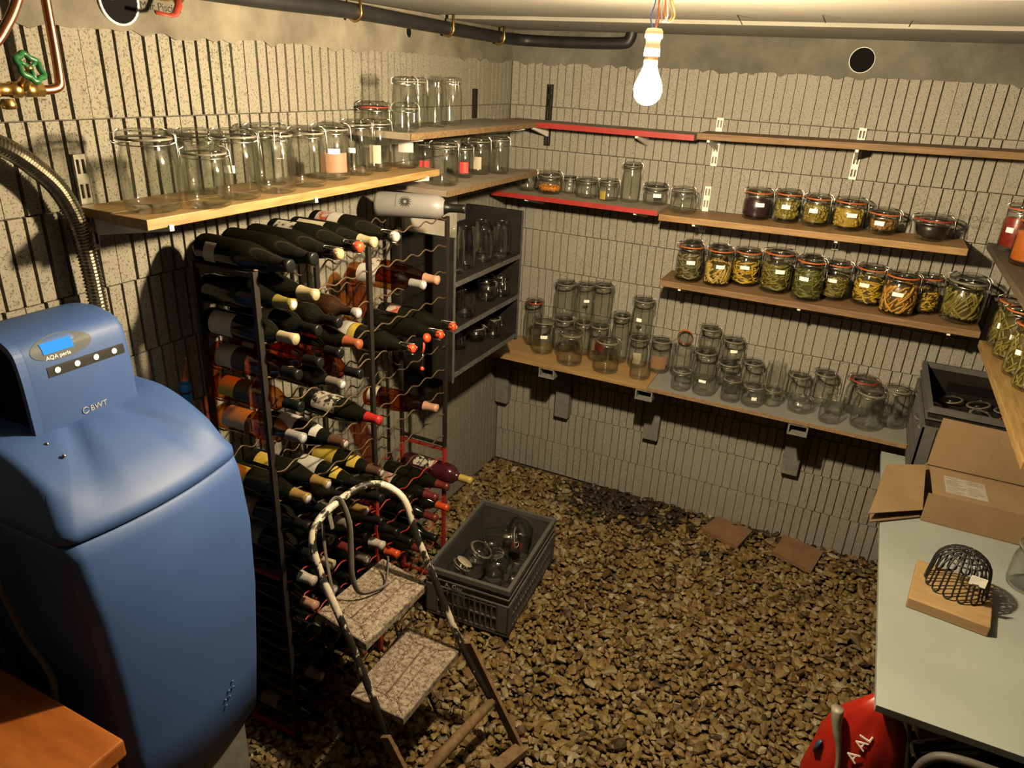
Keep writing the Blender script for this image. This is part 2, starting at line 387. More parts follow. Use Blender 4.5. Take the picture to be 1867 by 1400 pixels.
def put_left(o, s, z, j):   # local x -> +y, local y(out) -> +x ... mirrored so the face looks into the room
    o.matrix_local = Matrix(((0, 1, 0, j), (1, 0, 0, s), (0, 0, 1, z), (0, 0, 0, 1)))
def put_back(o, s, z, j):
    o.matrix_local = Matrix(((1, 0, 0, s), (0, -1, 0, j), (0, 0, 1, z), (0, 0, 0, 1)))
wl = MB().box((-.16, -3.4, -.1), (-.0145, .1, 2.2)).build('wall_left', 'block_core')
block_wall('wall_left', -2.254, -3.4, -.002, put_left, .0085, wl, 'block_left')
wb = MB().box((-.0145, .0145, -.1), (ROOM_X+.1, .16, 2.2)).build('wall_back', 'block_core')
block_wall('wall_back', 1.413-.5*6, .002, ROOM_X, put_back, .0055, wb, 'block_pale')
# poured concrete ring beam over the blocks, lower edge uneven where the mortar ran over the block tops
def band(name, mat, pt, s0, s1, parent, n=110):
    rnd = random.Random(5); m = MB(); v = []; f = []
    for i in range(n+1):
        s = s0+(s1-s0)*i/n; d = 2.197-.006*rnd.random()-(.012 if rnd.random() < .35 else 0)
        v += [pt(s, -.05, d), pt(s, .003, d), pt(s, .0045, d+.012), pt(s, .0035, 2.34), pt(s, -.05, 2.34)]
    for i in range(n):
        for k in range(4): f.append((i*5+k, (i+1)*5+k, (i+1)*5+k+1, i*5+k+1))
    m.add(v, f); return m.build(name, mat, parent)
band('ring_beam', 'concrete_band', lambda s, o, z: (o, s, z), -3.4, .05, wl)
band('ring_beam', 'concrete_band_back', lambda s, o, z: (s, -o, z), -.05, ROOM_X+.05, wb)
MB().box((-.16, -3.4, 2.2), (-.03, .1, 2.42)).build('beam_core', 'block_core', wl)
MB().box((-.03, .03, 2.2), (ROOM_X+.1, .16, 2.42)).build('beam_core', 'block_core', wb)
struct(MB().box((ROOM_X, ROOM_Y0, -.1), (ROOM_X+.14, .1, 2.42)).build('wall_right', 'rough_wall'))
struct(MB().box((-.16, ROOM_Y0-.14, -.1), (ROOM_X+.14, ROOM_Y0, 2.42)).build('wall_front', 'rough_wall'))
struct(MB().box((-.16, ROOM_Y0, -.1), (-.0, -3.4, 2.42)).build('wall_side', 'rough_wall'))
# ceiling: infill panels stepping a little lower towards the back wall
ce = struct(MB().box((-.16, ROOM_Y0-.1, 2.40), (ROOM_X+.14, .16, 2.46)).build('ceiling', 'ceiling_panel'))
for y0, y1, z in ((-.655, .01, 2.331), (-1.39, -.655, 2.344), (-2.1, -1.39, 2.357), (-2.8, -2.1, 2.365), (ROOM_Y0, -2.8, 2.372)):
    MB().box((-.02, y0, z), (ROOM_X+.01, y1, 2.41), c=.004).build('infill_panel', 'ceiling_panel', ce)
for x, y, dx, dy, L in ((1.196, -.889, .6, -.5, .05), (1.45, -.943, .5, .4, .035), (1.698, -.807, -.25, .2, .03), (1.72, -1.42, .2, .3, .025), (1.45, -1.45, .1, .1, .02)):
    z = 2.344 if y > -1.39 else 2.357
    MB().tube([(x, y, z+.01), (x+dx*L, y+dy*L, z-L*.55)], .0018, 6).build('nail', 'black_metal', ce)
# ---------------------------------------------------------------- gravel floor
fl = struct(MB().box((-.05, ROOM_Y0, -.12), (ROOM_X+.05, .05, -.022)).build('floor', 'soil'))
def gravel():
    import numpy as np
    rng = np.random.default_rng(3)
    b = bmesh.new(); bmesh.ops.create_icosphere(b, subdivisions=2, radius=1.0); bmesh.ops.triangulate(b, faces=b.faces)
    b1 = bmesh.new(); bmesh.ops.create_icosphere(b1, subdivisions=1, radius=1.0)
    def arr(q): q.verts.index_update(); return np.array([v.co[:] for v in q.verts]), np.array([[v.index for v in f.verts] for f in q.faces])
    V2, F2 = arr(b); V1, F1 = arr(b1); b.free(); b1.free()
    def shapes(V, n):
        out = []
        for k in range(n):
            d = V.copy()
            for _ in range(9):   # planar cuts make the stones angular
                nrm = rng.normal(size=3); nrm /= np.linalg.norm(nrm); h = rng.uniform(.50, .82)
                t = d@nrm-h; d = d-np.outer(np.maximum(t, 0), nrm)
            out.append(d*1.22*(1+.03*rng.normal(size=(len(d), 1))))
        return out
    S1 = shapes(V1, 24)
    pts = []
    g = .0255
    for y in np.arange(-2.75, -.006, g):
        for x in np.arange(.012, ROOM_X-.01, g):
            pts.append((x+rng.uniform(-.008, .008), y+rng.uniform(-.008, .008), -.012+rng.uniform(-.004, .006)))
    for y in np.arange(-2.75, -.012, g*1.25):
        for x in np.arange(.02, ROOM_X-.02, g*1.25):
            if rng.random() < .78: pts.append((x+rng.uniform(-.013, .013), y+rng.uniform(-.013, .013), .004+rng.uniform(-.003, .006)))
    P = np.array(pts); P[:, 1] = np.minimum(P[:, 1], -.016); P[:, 0] = np.maximum(P[:, 0], .016)
    P[:, 2] += .022*np.exp(-((P[:, 1])/.25)**2)*np.clip((P[:, 0]-.5)/.6, 0, 1)
    n = len(P)
    size = rng.uniform(.0115, .0195, n); size *= np.where(rng.random(n) < .14, 1.45, 1)*np.where(rng.random(n) < .25, .75, 1)
    sc = np.stack([size*rng.uniform(.95, 1.6, n), size*rng.uniform(.75, 1.0, n), size*rng.uniform(.42, .7, n)], 1)
    yaw = rng.uniform(0, 6.283, n); tilt = rng.normal(0, .35, n); tilt2 = rng.normal(0, .3, n)
    cz, sz = np.cos(yaw), np.sin(yaw); cx, sx = np.cos(tilt), np.sin(tilt); cy, sy = np.cos(tilt2), np.sin(tilt2)
    Rz = np.zeros((n, 3, 3)); Rz[:, 0, 0] = cz; Rz[:, 0, 1] = -sz; Rz[:, 1, 0] = sz; Rz[:, 1, 1] = cz; Rz[:, 2, 2] = 1
    Rx = np.zeros((n, 3, 3)); Rx[:, 0, 0] = 1; Rx[:, 1, 1] = cx; Rx[:, 1, 2] = -sx; Rx[:, 2, 1] = sx; Rx[:, 2, 2] = cx
    Ry = np.zeros((n, 3, 3)); Ry[:, 1, 1] = 1; Ry[:, 0, 0] = cy; Ry[:, 0, 2] = sy; Ry[:, 2, 0] = -sy; Ry[:, 2, 2] = cy
    RR = Rz@Rx@Ry
    tint = np.clip(rng.beta(2.6, 1.9, n), .16, .99)
    # damp patch with black leaf litter near the back wall
    damp = np.exp(-(((P[:, 0]-.85)/.30)**2+((P[:, 1]+.16)/.15)**2))+.45*np.exp(-(P[:, 1]/.12)**2)*(P[:, 0] > .5)
    tint = np.where(rng.random(n) < damp*1.1, rng.uniform(.0, .12, n), tint)
    # stones that show largest become parts of their own
    free = (P[:, 0] > .9) & (P[:, 0] < 1.75) & (P[:, 1] > -2.02) & (P[:, 2] > .0)
    order = np.where(free)[0]; order = order[np.argsort(P[order, 1])][:300]; single = np.zeros(n, bool); single[order] = True
    def place(V, i): return (V*sc[i])@RR[i].T+P[i]
    def mesh_of(idx, local=None):
        vs = []; fs = []; tt = []; o = 0
        for i in idx:
            v = place(S1[i % 24], i)
            if local is not None: v = v-local
            vs.append(v); fs.append(F1+o); tt.append(np.full(len(v), tint[i])); o += len(v)
        v = np.concatenate(vs); f = np.concatenate(fs); t = np.concatenate(tt)
        me = bpy.data.meshes.new('pebble'); me.vertices.add(len(v)); me.vertices.foreach_set('co', v.astype('f4').ravel())
        me.loops.add(f.size); me.loops.foreach_set('vertex_index', f.astype('i4').ravel())
        me.polygons.add(len(f)); me.polygons.foreach_set('loop_start', np.arange(0, f.size, 3, dtype='i4')); me.polygons.foreach_set('loop_total', np.full(len(f), 3, 'i4'))
        me.polygons.foreach_set('use_smooth', np.zeros(len(f), bool))
        me.update(calc_edges=True)
        a = me.attributes.new('tint', 'FLOAT', 'POINT'); a.data.foreach_set('value', t.astype('f4'))
        me.materials.append(MATS['pebble']); return me
    o = link('gravel', mesh_of(np.where(~single)[0]), fl); o['kind'] = 'stuff'
    for i in order:
        link('pebble', mesh_of([i], P[i]), fl, tuple(float(c) for c in P[i]))
gravel()
# ---------------------------------------------------------------- bulb and its lamp holder (the room's only lamp)
bx, by, bz = BULB_POS
lamp = thing('light_bulb', 'bare glowing light bulb hanging from a cream lamp holder', 'light bulb', (bx, by, bz-.031))
prof = [(0, 0), (.012, .0022), (.021, .008), (.028, .018), (.0302, .031), (.029, .042), (.024, .055), (.018, .067), (.0145, .078), (.0138, .083)]
MB().lathe(prof, 28).build('bulb_glass', 'bulb_glow', lamp)
MB().lathe([(.0140, .083), (.0146, .0835), (.0146, .098), (.012, .099)], 24).build('bulb_cap', 'label_brown', lamp)
MB().lathe([(.013, .099), (.0165, .099), (.0165, .118), (.0152, .120), (.0152, .131), (.0185, .134), (.0188, .146), (.015, .152), (.006, .153), (0, .153)], 24).build('lamp_holder', 'socket_plastic', lamp)
z0 = .153
for mat, off in (('wire_blue', (-.006, .002)), ('wire_orange', (.004, -.004)), ('wire_violet', (0, .006))):
    pts = smooth_path([(off[0]*.4, off[1]*.4, z0-.006), (off[0]*2, off[1], z0+.022), (off[0], off[1]*2, z0+.05), (off[0]*1.6+.003, off[1], z0+.085), (off[0]*.6+.004, off[1], z0+.112)], 5)
    MB().tube(pts, .0016, 6).build('flex_wire', mat, lamp)
for mat, sx, sy in (('wire_orange', .018, .006), ('wire_white', .012, -.006), ('wire_orange', .026, .0), ('wire_white', .022, .009)):
    pts = smooth_path([(.004, 0, z0+.105), (.008+sx*.3, sy, z0+.06), (.006+sx*.6, sy, z0+.022), (.012+sx*.7, sy*.5, z0+.012), (.014+sx, sy, z0+.03), (.010+sx*.4, sy*.3, z0+.07), (.004, .001, z0+.11)], 5)
    MB().tube(pts, .0013, 6).build('wire_loop', mat, lamp)
# ---------------------------------------------------------------- shelves
def bracket_mesh(L, axis):
    """pressed steel arm under a shelf, tapering from the wall; 'x' reaches out along +x, 'y' along -y"""
    pr = [(0, -.045), (.012, -.05), (L*.9, -.012), (L, -.008), (L, .006), (L-.004, .006), (L-.004, 0), (0, 0)]
    m = MB()
    if axis == 'x': m.prism(pr, -.006, .006, Matrix(((1, 0, 0, 0), (0, 0, 1, 0), (0, 1, 0, 0), (0, 0, 0, 1))))
    else: m.prism(pr, -.006, .006, Matrix(((0, 0, 1, 0), (-1, 0, 0, 0), (0, 1, 0, 0), (0, 0, 0, 1))))
    return m
def rail(label, x, y, z0, z1, axis, mat='white_steel', group='slotted shelf uprights'):
    """slotted upright screwed to the wall: two webs, rungs between the slots"""
    t = thing('shelf_upright', label, 'upright', (x, y, z0), group=group)
    if axis == 'y': t.rotation_euler = (0, 0, 0)
    else: t.rotation_euler = (0, 0, R_(90))
    h = z1-z0; m = MB(); w_ = .0145
    v = []; 
    # web with two columns of slots, as one strip mesh
    n = max(2, int(h/.05)); rows = [0]
    for i in range(n):
        a = h*i/n; rows += [a+h/n*.22, a+h/n*.8]
    rows.append(h); xs = [-w_, -w_+.004, -.003, .003, w_-.004, w_]
    idx = {}
    for j, z in enumerate(rows):
        for i, xx in enumerate(xs):
            idx[i, j] = len(v); v.append((xx, -.008, z))
    nb = len(v); v += [(p[0], .006, p[2]) for p in v]
    f = []
    solid = lambda i, j: not (j % 2 == 1 and j < len(rows)-1 and i in (1, 3))
    for j in range(len(rows)-1):
        for i in range(5):
            if solid(i, j):
                q = (idx[i, j], idx[i+1, j], idx[i+1, j+1], idx[i, j+1]); f.append(q); f.append(tuple(k+nb for k in reversed(q)))
                for (di, dj, e) in ((-1, 0, (idx[i, j+1], idx[i, j])), (1, 0, (idx[i+1, j], idx[i+1, j+1])), (0, -1, (idx[i, j], idx[i+1, j])), (0, 1, (idx[i+1, j+1], idx[i, j+1]))):
                    ii, jj = i+di, j+dj
                    if not (0 <= ii < 5 and 0 <= jj < len(rows)-1 and solid(ii, jj)):
                        f.append((e[1], e[0], e[0]+nb, e[1]+nb))
    m.add(v, f); m.build('slotted_web', mat, t)
    MB().lathe([(0, -.003), (.005, -.0025), (.006, 0), (.006, .003)], 10, Matrix.Translation((0, 0, h*.5)) @ Matrix.Rotation(R_(90), 4, 'X')).build('screw', 'steel', t)
    return t
def shelf(name, label, boards, mat, brackets=(), axis='y', edge=None, group='wall shelves', bmat='white_steel'):
    """boards: list of (lo, hi, tilt) boxes; tilt raises z with x"""
    lo, hi = boards[0][0], boards[0][1]
    t = thing(name, label, 'shelf', (lo[0], lo[1], lo[2]), group=group); o = Vector((lo[0], lo[1], lo[2]))
    for b in boards:
        m = MB().box(tuple(Vector(b[0])-o), tuple(Vector(b[1])-o), c=.002)
        if len(b) > 2 and b[2]: m.v = [(x, y, z+b[2]*x) for x, y, z in m.v]
        m.build('board', mat, t)
    if edge:
        m = MB().box(tuple(Vector(edge[0])-o), tuple(Vector(edge[1])-o)); m.build('edge_band', edge[2], t)
    for (x, y, z, L) in brackets:
        p_ = Vector((x, y, z))-o; bracket_mesh(L, axis).build('bracket', bmat, t, tuple(p_))
    return t
shelf('wall_shelf', 'long yellow pine shelf of two planks on the left wall holding large jars', [((.022, -2.35, 1.788), (.142, -1.10, 1.811)), ((.144, -2.36, 1.787), (.266, -1.115, 1.811))], 'pine',
      [(.008, -2.30, 1.786, .262), (.008, -1.80, 1.786, .262), (.008, -1.2, 1.786, .262)], 'x')
shelf('wall_shelf', 'dusty brown shelf high in the corner of the left wall', [((.022, -1.33, 1.922), (.285, -.31, 1.944))], 'dusty_board', [(.008, -1.22, 1.921, .25), (.008, -.38, 1.921, .25)], 'x', ((.283, -1.331, 1.9225), (.2865, -.309, 1.9435), 'rough_edge'))
shelf('wall_shelf', 'dusty brown shelf with rounded corner below the high corner shelf', [((.022, -1.09, 1.708), (.285, -.275, 1.730))], 'dusty_board', [(.008, -.95, 1.707, .25), (.008, -.40, 1.707, .25)], 'x', ((.283, -1.091, 1.7085), (.2865, -.274, 1.7295), 'rough_edge'))
shelf('wall_shelf', 'upper red-edged shelf on the back wall left of the bulb', [((.04, -.205, 1.914), (.975, -.006, 1.938))], 'dusty_board', [(.215, -.008, 1.913, .19), (.72, -.008, 1.913, .19)], 'y', ((.04, -.207, 1.9145), (.975, -.2045, 1.9375), 'red_paint'))
shelf('wall_shelf', 'long bare wooden shelf high on the back wall right of the bulb', [((.985, -.205, 1.921), (2.44, -.006, 1.947), .019)], 'old_wood_x', [(1.035, -.008, 1.921, .19), (1.615, -.008, 1.931, .19), (2.25, -.008, 1.943, .19)], 'y')
shelf('wall_shelf', 'bright red-edged shelf of small empty jars on the back wall', [((.035, -.24, 1.588), (.868, -.006, 1.611))], 'dusty_board', [(.215, -.008, 1.587, .22), (.76, -.008, 1.587, .22)], 'y', ((.035, -.2425, 1.5885), (.868, -.2395, 1.6105), 'red_paint'))
shelf('wall_shelf', 'narrow wooden shelf holding pickled vegetable jars on the back wall', [((.872, -.23, 1.568), (2.08, -.006, 1.5955), .0135)], 'pine_x', [(1.03, -.008, 1.569, .215), (1.615, -.008, 1.577, .215)], 'y')
shelf('wall_shelf', 'thick weathered wooden shelf holding the row of bean jars', [((.915, -.232, 1.274), (2.205, -.006, 1.3015))], 'old_wood_x', [(1.01, -.008, 1.273, .22), (1.53, -.008, 1.273, .22), (2.1, -.008, 1.273, .22)], 'y')
shelf('wall_shelf', 'dark brown shelf on the right wall holding red and orange jars', [((2.165, -1.35, 1.586), (2.452, -.01, 1.6105))], 'dark_board_y', [(2.46, -.25, 1.585, -.25), (2.46, -1.1, 1.585, -.25)], 'x')
shelf('wall_shelf', 'yellow wooden shelf on the right wall holding green bean jars', [((2.205, -1.35, 1.246), (2.452, -.245, 1.2735))], 'pine', [(2.46, -.33, 1.245, -.22), (2.46, -1.1, 1.245, -.22)], 'x')
rail('white slotted upright on the back wall above the long bare shelf, nearer the bulb', 1.037, -.004, 1.80, 2.005, 'y')
rail('white slotted upright on the back wall above the long bare shelf, below the round hole', 1.617, -.004, 1.80, 2.005, 'y')
rail('white slotted upright on the back wall beside the first dark purple jar', 1.03, -.004, 1.50, 1.71, 'y')
rail('short white slotted upright under the pickled vegetable shelf', 1.613, -.004, 1.50, 1.568, 'y')
rail('dark slotted upright on the back wall in the left corner above the red shelf', .213, -.004, 1.82, 2.10, 'y', 'black_metal')
rail('steel slotted upright behind the near end of the long pine shelf', .004, -2.315, 1.70, 1.925, 'x', 'steel')
rail('dark slotted upright on the left wall above the dusty corner shelf', .004, -.38, 1.945, 2.07, 'x', 'black_metal')
# ---------------------------------------------------------------- bench along the back wall, table at the right
t = thing('work_bench', 'honey coloured wooden bench top under empty jars, left end of back wall', 'bench', (.10, -.315, .779))
MB().box((0, 0, 0), (.842, .31, .0205), c=.0015).build('board', 'bench_pine', t)
t = thing('work_bench', 'grey laminate bench top carrying small empty jars along the back wall', 'bench', (.944, -.318, .779))
MB().box((0, .002, .001), (1.118, .313, .0205), c=.001).build('board', 'grey_melamine', t)
MB().box((0, 0, .0015), (1.118, .0025, .0198)).build('edge_band', 'chipboard_edge', t)
ordb = ['leftmost grey concrete bracket in the corner under the bench', 'grey concrete bracket with hollow end under the honey wooden bench top', 'grey concrete bracket under the joint of wood and grey bench tops', 'grey concrete bracket with hollow end under the grey bench top']
for i, x in enumerate((.045, .42, .93, 1.635)):
    t = thing('bench_bracket', ordb[i], 'bracket', (x, 0, .39), group='concrete bench brackets')
    w_ = .042
    if i:
        m = MB(); y0, y1, z0, z1, k = -.312, -.05, .335, .3885, .007
        o4 = [(-w_, z0), (w_, z0), (w_, z1), (-w_, z1)]; i4 = [(-w_+k, z0+k), (w_-k, z0+k), (w_-k, z1-k), (-w_+k, z1-k)]
        v = [(a, y0, b) for a, b in o4]+[(a, y1, b) for a, b in o4]+[(a, y0, b) for a, b in i4]+[(a, y1-.03, b) for a, b in i4]
        f = []
        for q in range(4):
            r = (q+1) % 4; f += [(q, r, 4+r, 4+q), (8+q, 12+q, 12+r, 8+r), (q, 8+q, 8+r, r)]
        f += [(12, 13, 14, 15), (4, 5, 6, 7)]
        m.add(v, f); m.build('arm', 'grey_concrete', t)
    MB().box((-.04, -.05, 0), (.04, -.003, .3885), c=.004).build('leg', 'grey_concrete', t)
t = thing('work_table', 'pale grey laminate table along the right wall carrying the cardboard box', 'table', (1.975, -1.838, 0))
MB().box((0, 0, .729), (.478, 1.513, .75), c=.0015).build('table_top', 'white_melamine', t)
for x, y in ((.25, .45), (.43, .45), (.30, 1.42), (.43, 1.42)): MB().box((x-.03, y-.03, .0), (x+.03, y+.03, .729), c=.003).build('leg', 'old_wood_y', t)
MB().box((.03, .03, .70), (.16, .075, .729)).build('batten', 'pine_x', t)
# ---------------------------------------------------------------- black open cabinet of jars on the left wall
t = thing('storage_cabinet', 'dusty black open cabinet with three tiers of empty jars', 'cabinet', (.01, -1.06, .95))
D, W_ = .29, .63
MB().box((.0, 0, .0), (D, .016, .60), c=.001).build('side_panel', 'dusty_black', t)
MB().box((.0, W_-.016, .0), (D, W_, .62), c=.001).build('side_panel', 'dusty_black', t)
MB().box((0, .016, 0), (.01, W_-.016, .55)).build('back_panel', 'black_plastic', t)
for z in (.02, .215, .41):
    b = MB().box((.01, .016, z-.008), (D-.004, W_-.016, z+.01)).build('shelf_board', 'dusty_black', t)
    MB().box((D-.004, .016, z-.008), (D, W_-.016, z+.012)).build('lip', 'dusty_edge', b)
MB().box((D, 0, -.005), (D+.0015, .016, .60)).build('edge_strip', 'dusty_edge', t)
MB().box((D, W_-.016, -.0), (D+.0015, W_, .62)).build('edge_strip', 'dusty_edge', t)
for y in (.06, .57): MB().prism([(0, -.2), (.02, -.2), (.25, -.02), (.25, .0), (0, .0)], y-.01, y+.01, Matrix(((1, 0, 0, 0), (0, 0, 1, 0), (0, 1, 0, 0), (0, 0, 0, 1)))).build('wall_bracket', 'black_metal', t)
b = thing('foam_box', 'cream white foam panel standing behind the jars on the black cabinet', 'panel', (.025, -1.03, 1.372))
MB().box((0, 0, 0), (.03, .42, .30), c=.002).build('panel', 'foam_white', b)
MB().box((-.002, -.002, .30), (.034, .422, .312), c=.002).build('rim', 'foam_white', b)
# ---------------------------------------------------------------- preserving jars
NECK = {}
def jar_meshes(style, ratio):
    """unit meshes (radius 1, height 1) of a clip-top jar, built at true size and normalised"""
    key = (style, ratio)
    if key in NECK: return NECK[key]
    R = .056; H = R*ratio; lid_h = .021; Hb = H-lid_h-.014
    N = Matrix.Diagonal((1/R, 1/R, 1/H, 1))
    if style == 'clip':
        out = [(0, .004), (.55*R, .003), (.82*R, 0), (.94*R, .004), (R, .016), (R, Hb*.70), (.975*R, Hb*.80), (.88*R, Hb*.93), (.835*R, Hb), (.835*R, Hb+.006), (.92*R, Hb+.009), (.92*R, Hb+.013)]
        inn = [(.78*R, Hb+.013), (.775*R, Hb+.002), (.83*R, Hb*.92), (.935*R, Hb*.79), (.955*R, Hb*.69), (.955*R, .02), (.86*R, .011), (0, .012)]
        rn, rs = .87, .96
    elif style == 'terrine':
        out = [(0, .004), (.55*R, .003), (.70*R, 0), (.76*R, .004), (.80*R, .012), (.93*R, Hb*.93), (.93*R, Hb), (1.0*R, Hb+.006), (1.0*R, Hb+.013)]
        inn = [(.87*R, Hb+.013), (.87*R, Hb), (.75*R, .014), (.65*R, .010), (0, .011)]
        rn, rs = .95, 1.02
    else:  # plain glass tumbler jar without lid
        out = [(0, .004), (.6*R, .003), (.86*R, 0), (.95*R, .006), (R, .02), (R, H*.74), (.90*R, H*.86), (.86*R, H*.90), (.90*R, H*.92), (.88*R, H*.95), (.91*R, H)]
        inn = [(.85*R, H), (.82*R, H*.90), (.86*R, H*.85), (.955*R, H*.73), (.955*R, .022), (.86*R, .012), (0, .013)]
        rn, rs = .88, .9
    d = {}
    d['body'] = MB().lathe(out+inn, 26, N).mesh('jar_body', 'clear_glass')
    lr = .955 if style == 'clip' else 1.01; z0 = Hb+.0165
    d['lid'] = MB().lathe([(0, z0+.003), (.78*R*lr, z0+.002), (.80*R*lr, z0-.002), (.94*R*lr, z0), (lr*R*.97, z0+.005), (.93*lr*R, z0+.011), (.62*lr*R, z0+.016), (.56*lr*R, z0+.013), (0, z0+.0145)], 26, N).mesh('lid', 'lid_glass')
    th = .0042
    for nm, mt in (('seal_o', 'rubber_orange'), ('seal_r', 'rubber_red'), ('seal_c', 'rubber_clear')):
        d[nm] = MB().lathe([(.80*R*lr, Hb+.0128), (.985*R*lr, Hb+.0128), (1.0*R*lr, Hb+.0145), (.985*R*lr, Hb+.0165), (.80*R*lr, Hb+.0165)], 26, N).mesh('seal', mt)
    zb = Hb+.003; a0 = R_(80); P = []
    for i in range(33):
        a = a0+2*math.pi*i/32; P.append((rn*R*math.cos(a), rn*R*math.sin(a), zb))
    ca, sa = math.cos(a0), math.sin(a0); T_ = Vector((-sa, ca, 0)); O = Vector((ca, sa, 0)); L = min(.042, Hb*.45)
    P += [O*(1.03*R)+T_*.0+Vector((0, 0, zb+.004)), O*(1.07*R)+T_*.010+Vector((0, 0, zb-.004)), O*(1.10*R)+T_*.012+Vector((0, 0, zb-L)), O*(1.10*R)-T_*.012+Vector((0, 0, zb-L)), O*(1.07*R)-T_*.010+Vector((0, 0, zb-.004)),
          O*(1.04*R)-T_*.008+Vector((0, 0, Hb+.022)), O*(.85*R)-T_*.010+Vector((0, 0, Hb+.031)), O*(.55*R)+Vector((0, 0, Hb+.034)), O*(.85*R)+T_*.010+Vector((0, 0, Hb+.031)), O*(1.04*R)+T_*.008+Vector((0, 0, Hb+.022)), O*(1.06*R)+T_*.006+Vector((0, 0, zb))]
    d['wire'] = MB().tube(P, .0013, 5, mtx=N).mesh('wire_clasp', 'wire_steel')
    b0 = a0+math.pi; O2 = Vector((math.cos(b0), math.sin(b0), 0)); T2 = Vector((-math.sin(b0), math.cos(b0), 0))
    d['hinge'] = MB().tube([O2*(rn*R)+T2*.012+Vector((0, 0, zb)), O2*(1.06*R)+T2*.012+Vector((0, 0, zb+.004)), O2*(1.05*R)+T2*.010+Vector((0, 0, Hb+.024)), O2*(.80*R)+T2*.008+Vector((0, 0, Hb+.031)), O2*(.80*R)-T2*.008+Vector((0, 0, Hb+.031)), O2*(1.05*R)-T2*.010+Vector((0, 0, Hb+.024)), O2*(1.06*R)-T2*.012+Vector((0, 0, zb+.004)), O2*(rn*R)-T2*.012+Vector((0, 0, zb))], .0013, 5, mtx=N).mesh('hinge_wire', 'wire_steel')
    def patch(mat, w_, z0_, z1_, rr, a=0.0):
        return MB().lathe([(rr*R, z0_), (rr*R, z1_)], 8, N @ Matrix.Rotation(a-w_/2, 4, 'Z'), arc=w_).mesh('label', mat)
    rl = 1.012 if style != 'terrine' else .955
    d['tag'] = patch('paper_tag', .62, Hb*.60, Hb*.60+.015, rl); d['tag_low'] = patch('paper_tag', .5, Hb*.5, Hb*.5+.018, rl, -.25)
    d['brown'] = patch('label_brown', 1.5, Hb*.18, Hb*.62, rl); d['red'] = patch('red_print', .9, Hb*.2, Hb*.62, rl, .2); d['redround'] = patch('bag_red', .85, Hb*.38, Hb*.72, rl, -.15)
    d['cream'] = patch('label_cream', .8, Hb*.2, Hb*.62, rl, -.3); d['big'] = patch('label_white', 1.2, Hb*.3, Hb*.7, rl); d['yellow'] = patch('label_yellow', .7, Hb*.1, Hb*.6, rl, -.7)
    d['dims'] = (R, H, Hb); NECK[key] = d; return d
_cont = {}
def contents(kind, mat, ratio, style, fill, seed):
    key = (kind, mat, ratio, style, fill, seed)
    if key in _cont: return _cont[key]
    R, H, Hb = jar_meshes(style, ratio)['dims']; N = Matrix.Diagonal((1/R, 1/R, 1/H, 1)); rnd = random.Random(seed); top = .014+(Hb-.014)*fill
    ri = (.93 if style == 'clip' else .74)*R; m = MB(); core = MB()
    grow = 1.0 if style == 'clip' else 1.17
    cr = .90 if kind != 'chunks' else .80
    core.lathe([(0, .015), (ri*cr, .016), (ri*cr*grow, top-.006), (0, top-.004)], 18, N)
    if kind == 'beans':
        for i in range(170):
            L = rnd.uniform(.022, .05); r = rnd.uniform(.0024, .0034)
            z = rnd.uniform(.02, top-.004); a = rnd.uniform(0, 6.283); rad = ri*math.sqrt(rnd.uniform(.62, .97))
            tl = rnd.gauss(0, .5); bend = rnd.uniform(-.4, .4)
            # lie along the glass wall, tilted
            P = []
            for q in (-.5, -.17, .17, .5):
                aa = a+q*L*math.cos(tl)/rad; zz = z+q*L*math.sin(tl)+bend*.006*(1-4*q*q); P.append((rad*math.cos(aa), rad*math.sin(aa), min(max(zz, .016), top)))
            m.tube(P, r, 5, mtx=N)
    elif kind == 'stalks':
        for i in range(120):
            z = rnd.uniform(.02, top-.01); a = rnd.uniform(0, 6.283); rad = ri*math.sqrt(rnd.uniform(.66, .95)); L = rnd.uniform(.04, .07); tl = rnd.choice((1, 1, -1))*rnd.uniform(.5, 1.3)
            P = []
            for q in (-.5, -.17, .17, .5):
                aa = a+q*L*math.cos(tl)/rad; P.append((rad*math.cos(aa), rad*math.sin(aa), min(max(z+q*L*math.sin(tl), .016), top)))
            m.tube(P, rnd.uniform(.003, .0042), 5, mtx=N)
    elif kind == 'chunks':
        for i in range(90):
            z = rnd.uniform(.024, top-.006); a = rnd.uniform(0, 6.283); s_ = rnd.uniform(.008, .014); rad = (ri*(1 if grow == 1 else .98+.2*(z/top))-s_*.75)*rnd.uniform(.95, 1)
            b = bmesh.new(); bmesh.ops.create_icosphere(b, subdivisions=1, radius=1); b.verts.index_update()
            mm = N @ Matrix.Translation((rad*math.cos(a), rad*math.sin(a), z)) @ Matrix.Rotation(rnd.uniform(0, 3), 4, Vector((rnd.random()-.5, rnd.random()-.5, rnd.random()-.5)).normalized()) @ Matrix.Diagonal((s_, s_*rnd.uniform(.5, .9), s_*rnd.uniform(.45, .8), 1))
            m.add([v.co[:] for v in b.verts], [[v.index for v in f.verts] for f in b.faces], True, mm); b.free()
    else:
        m.lathe([(0, .0145), (ri*.90, .015), (ri*1.0, .021), (ri*1.0*grow, top-.002), (0, top)], 24, N); core = None
    _cont[key] = (m.mesh('contents', mat), core.mesh('contents_core', 'bean_core' if kind != 'chunks' else mat) if core else None); return _cont[key]
JGROUP = {'A': 'large jars on the long pine shelf', 'C': 'jars on the high corner shelf', 'D': 'jars on the lower corner shelf', 'E': 'small jars on the red shelf', 'F': 'pickle jars on the narrow shelf', 'G': 'bean jars on the thick shelf',
          'H': 'bean jars on the right wall', 'I': 'sauce jars on the right wall', 'J': 'empty jars on the wooden bench', 'K': 'empty jars on the grey bench', 'L': 'jars in the black cabinet'}
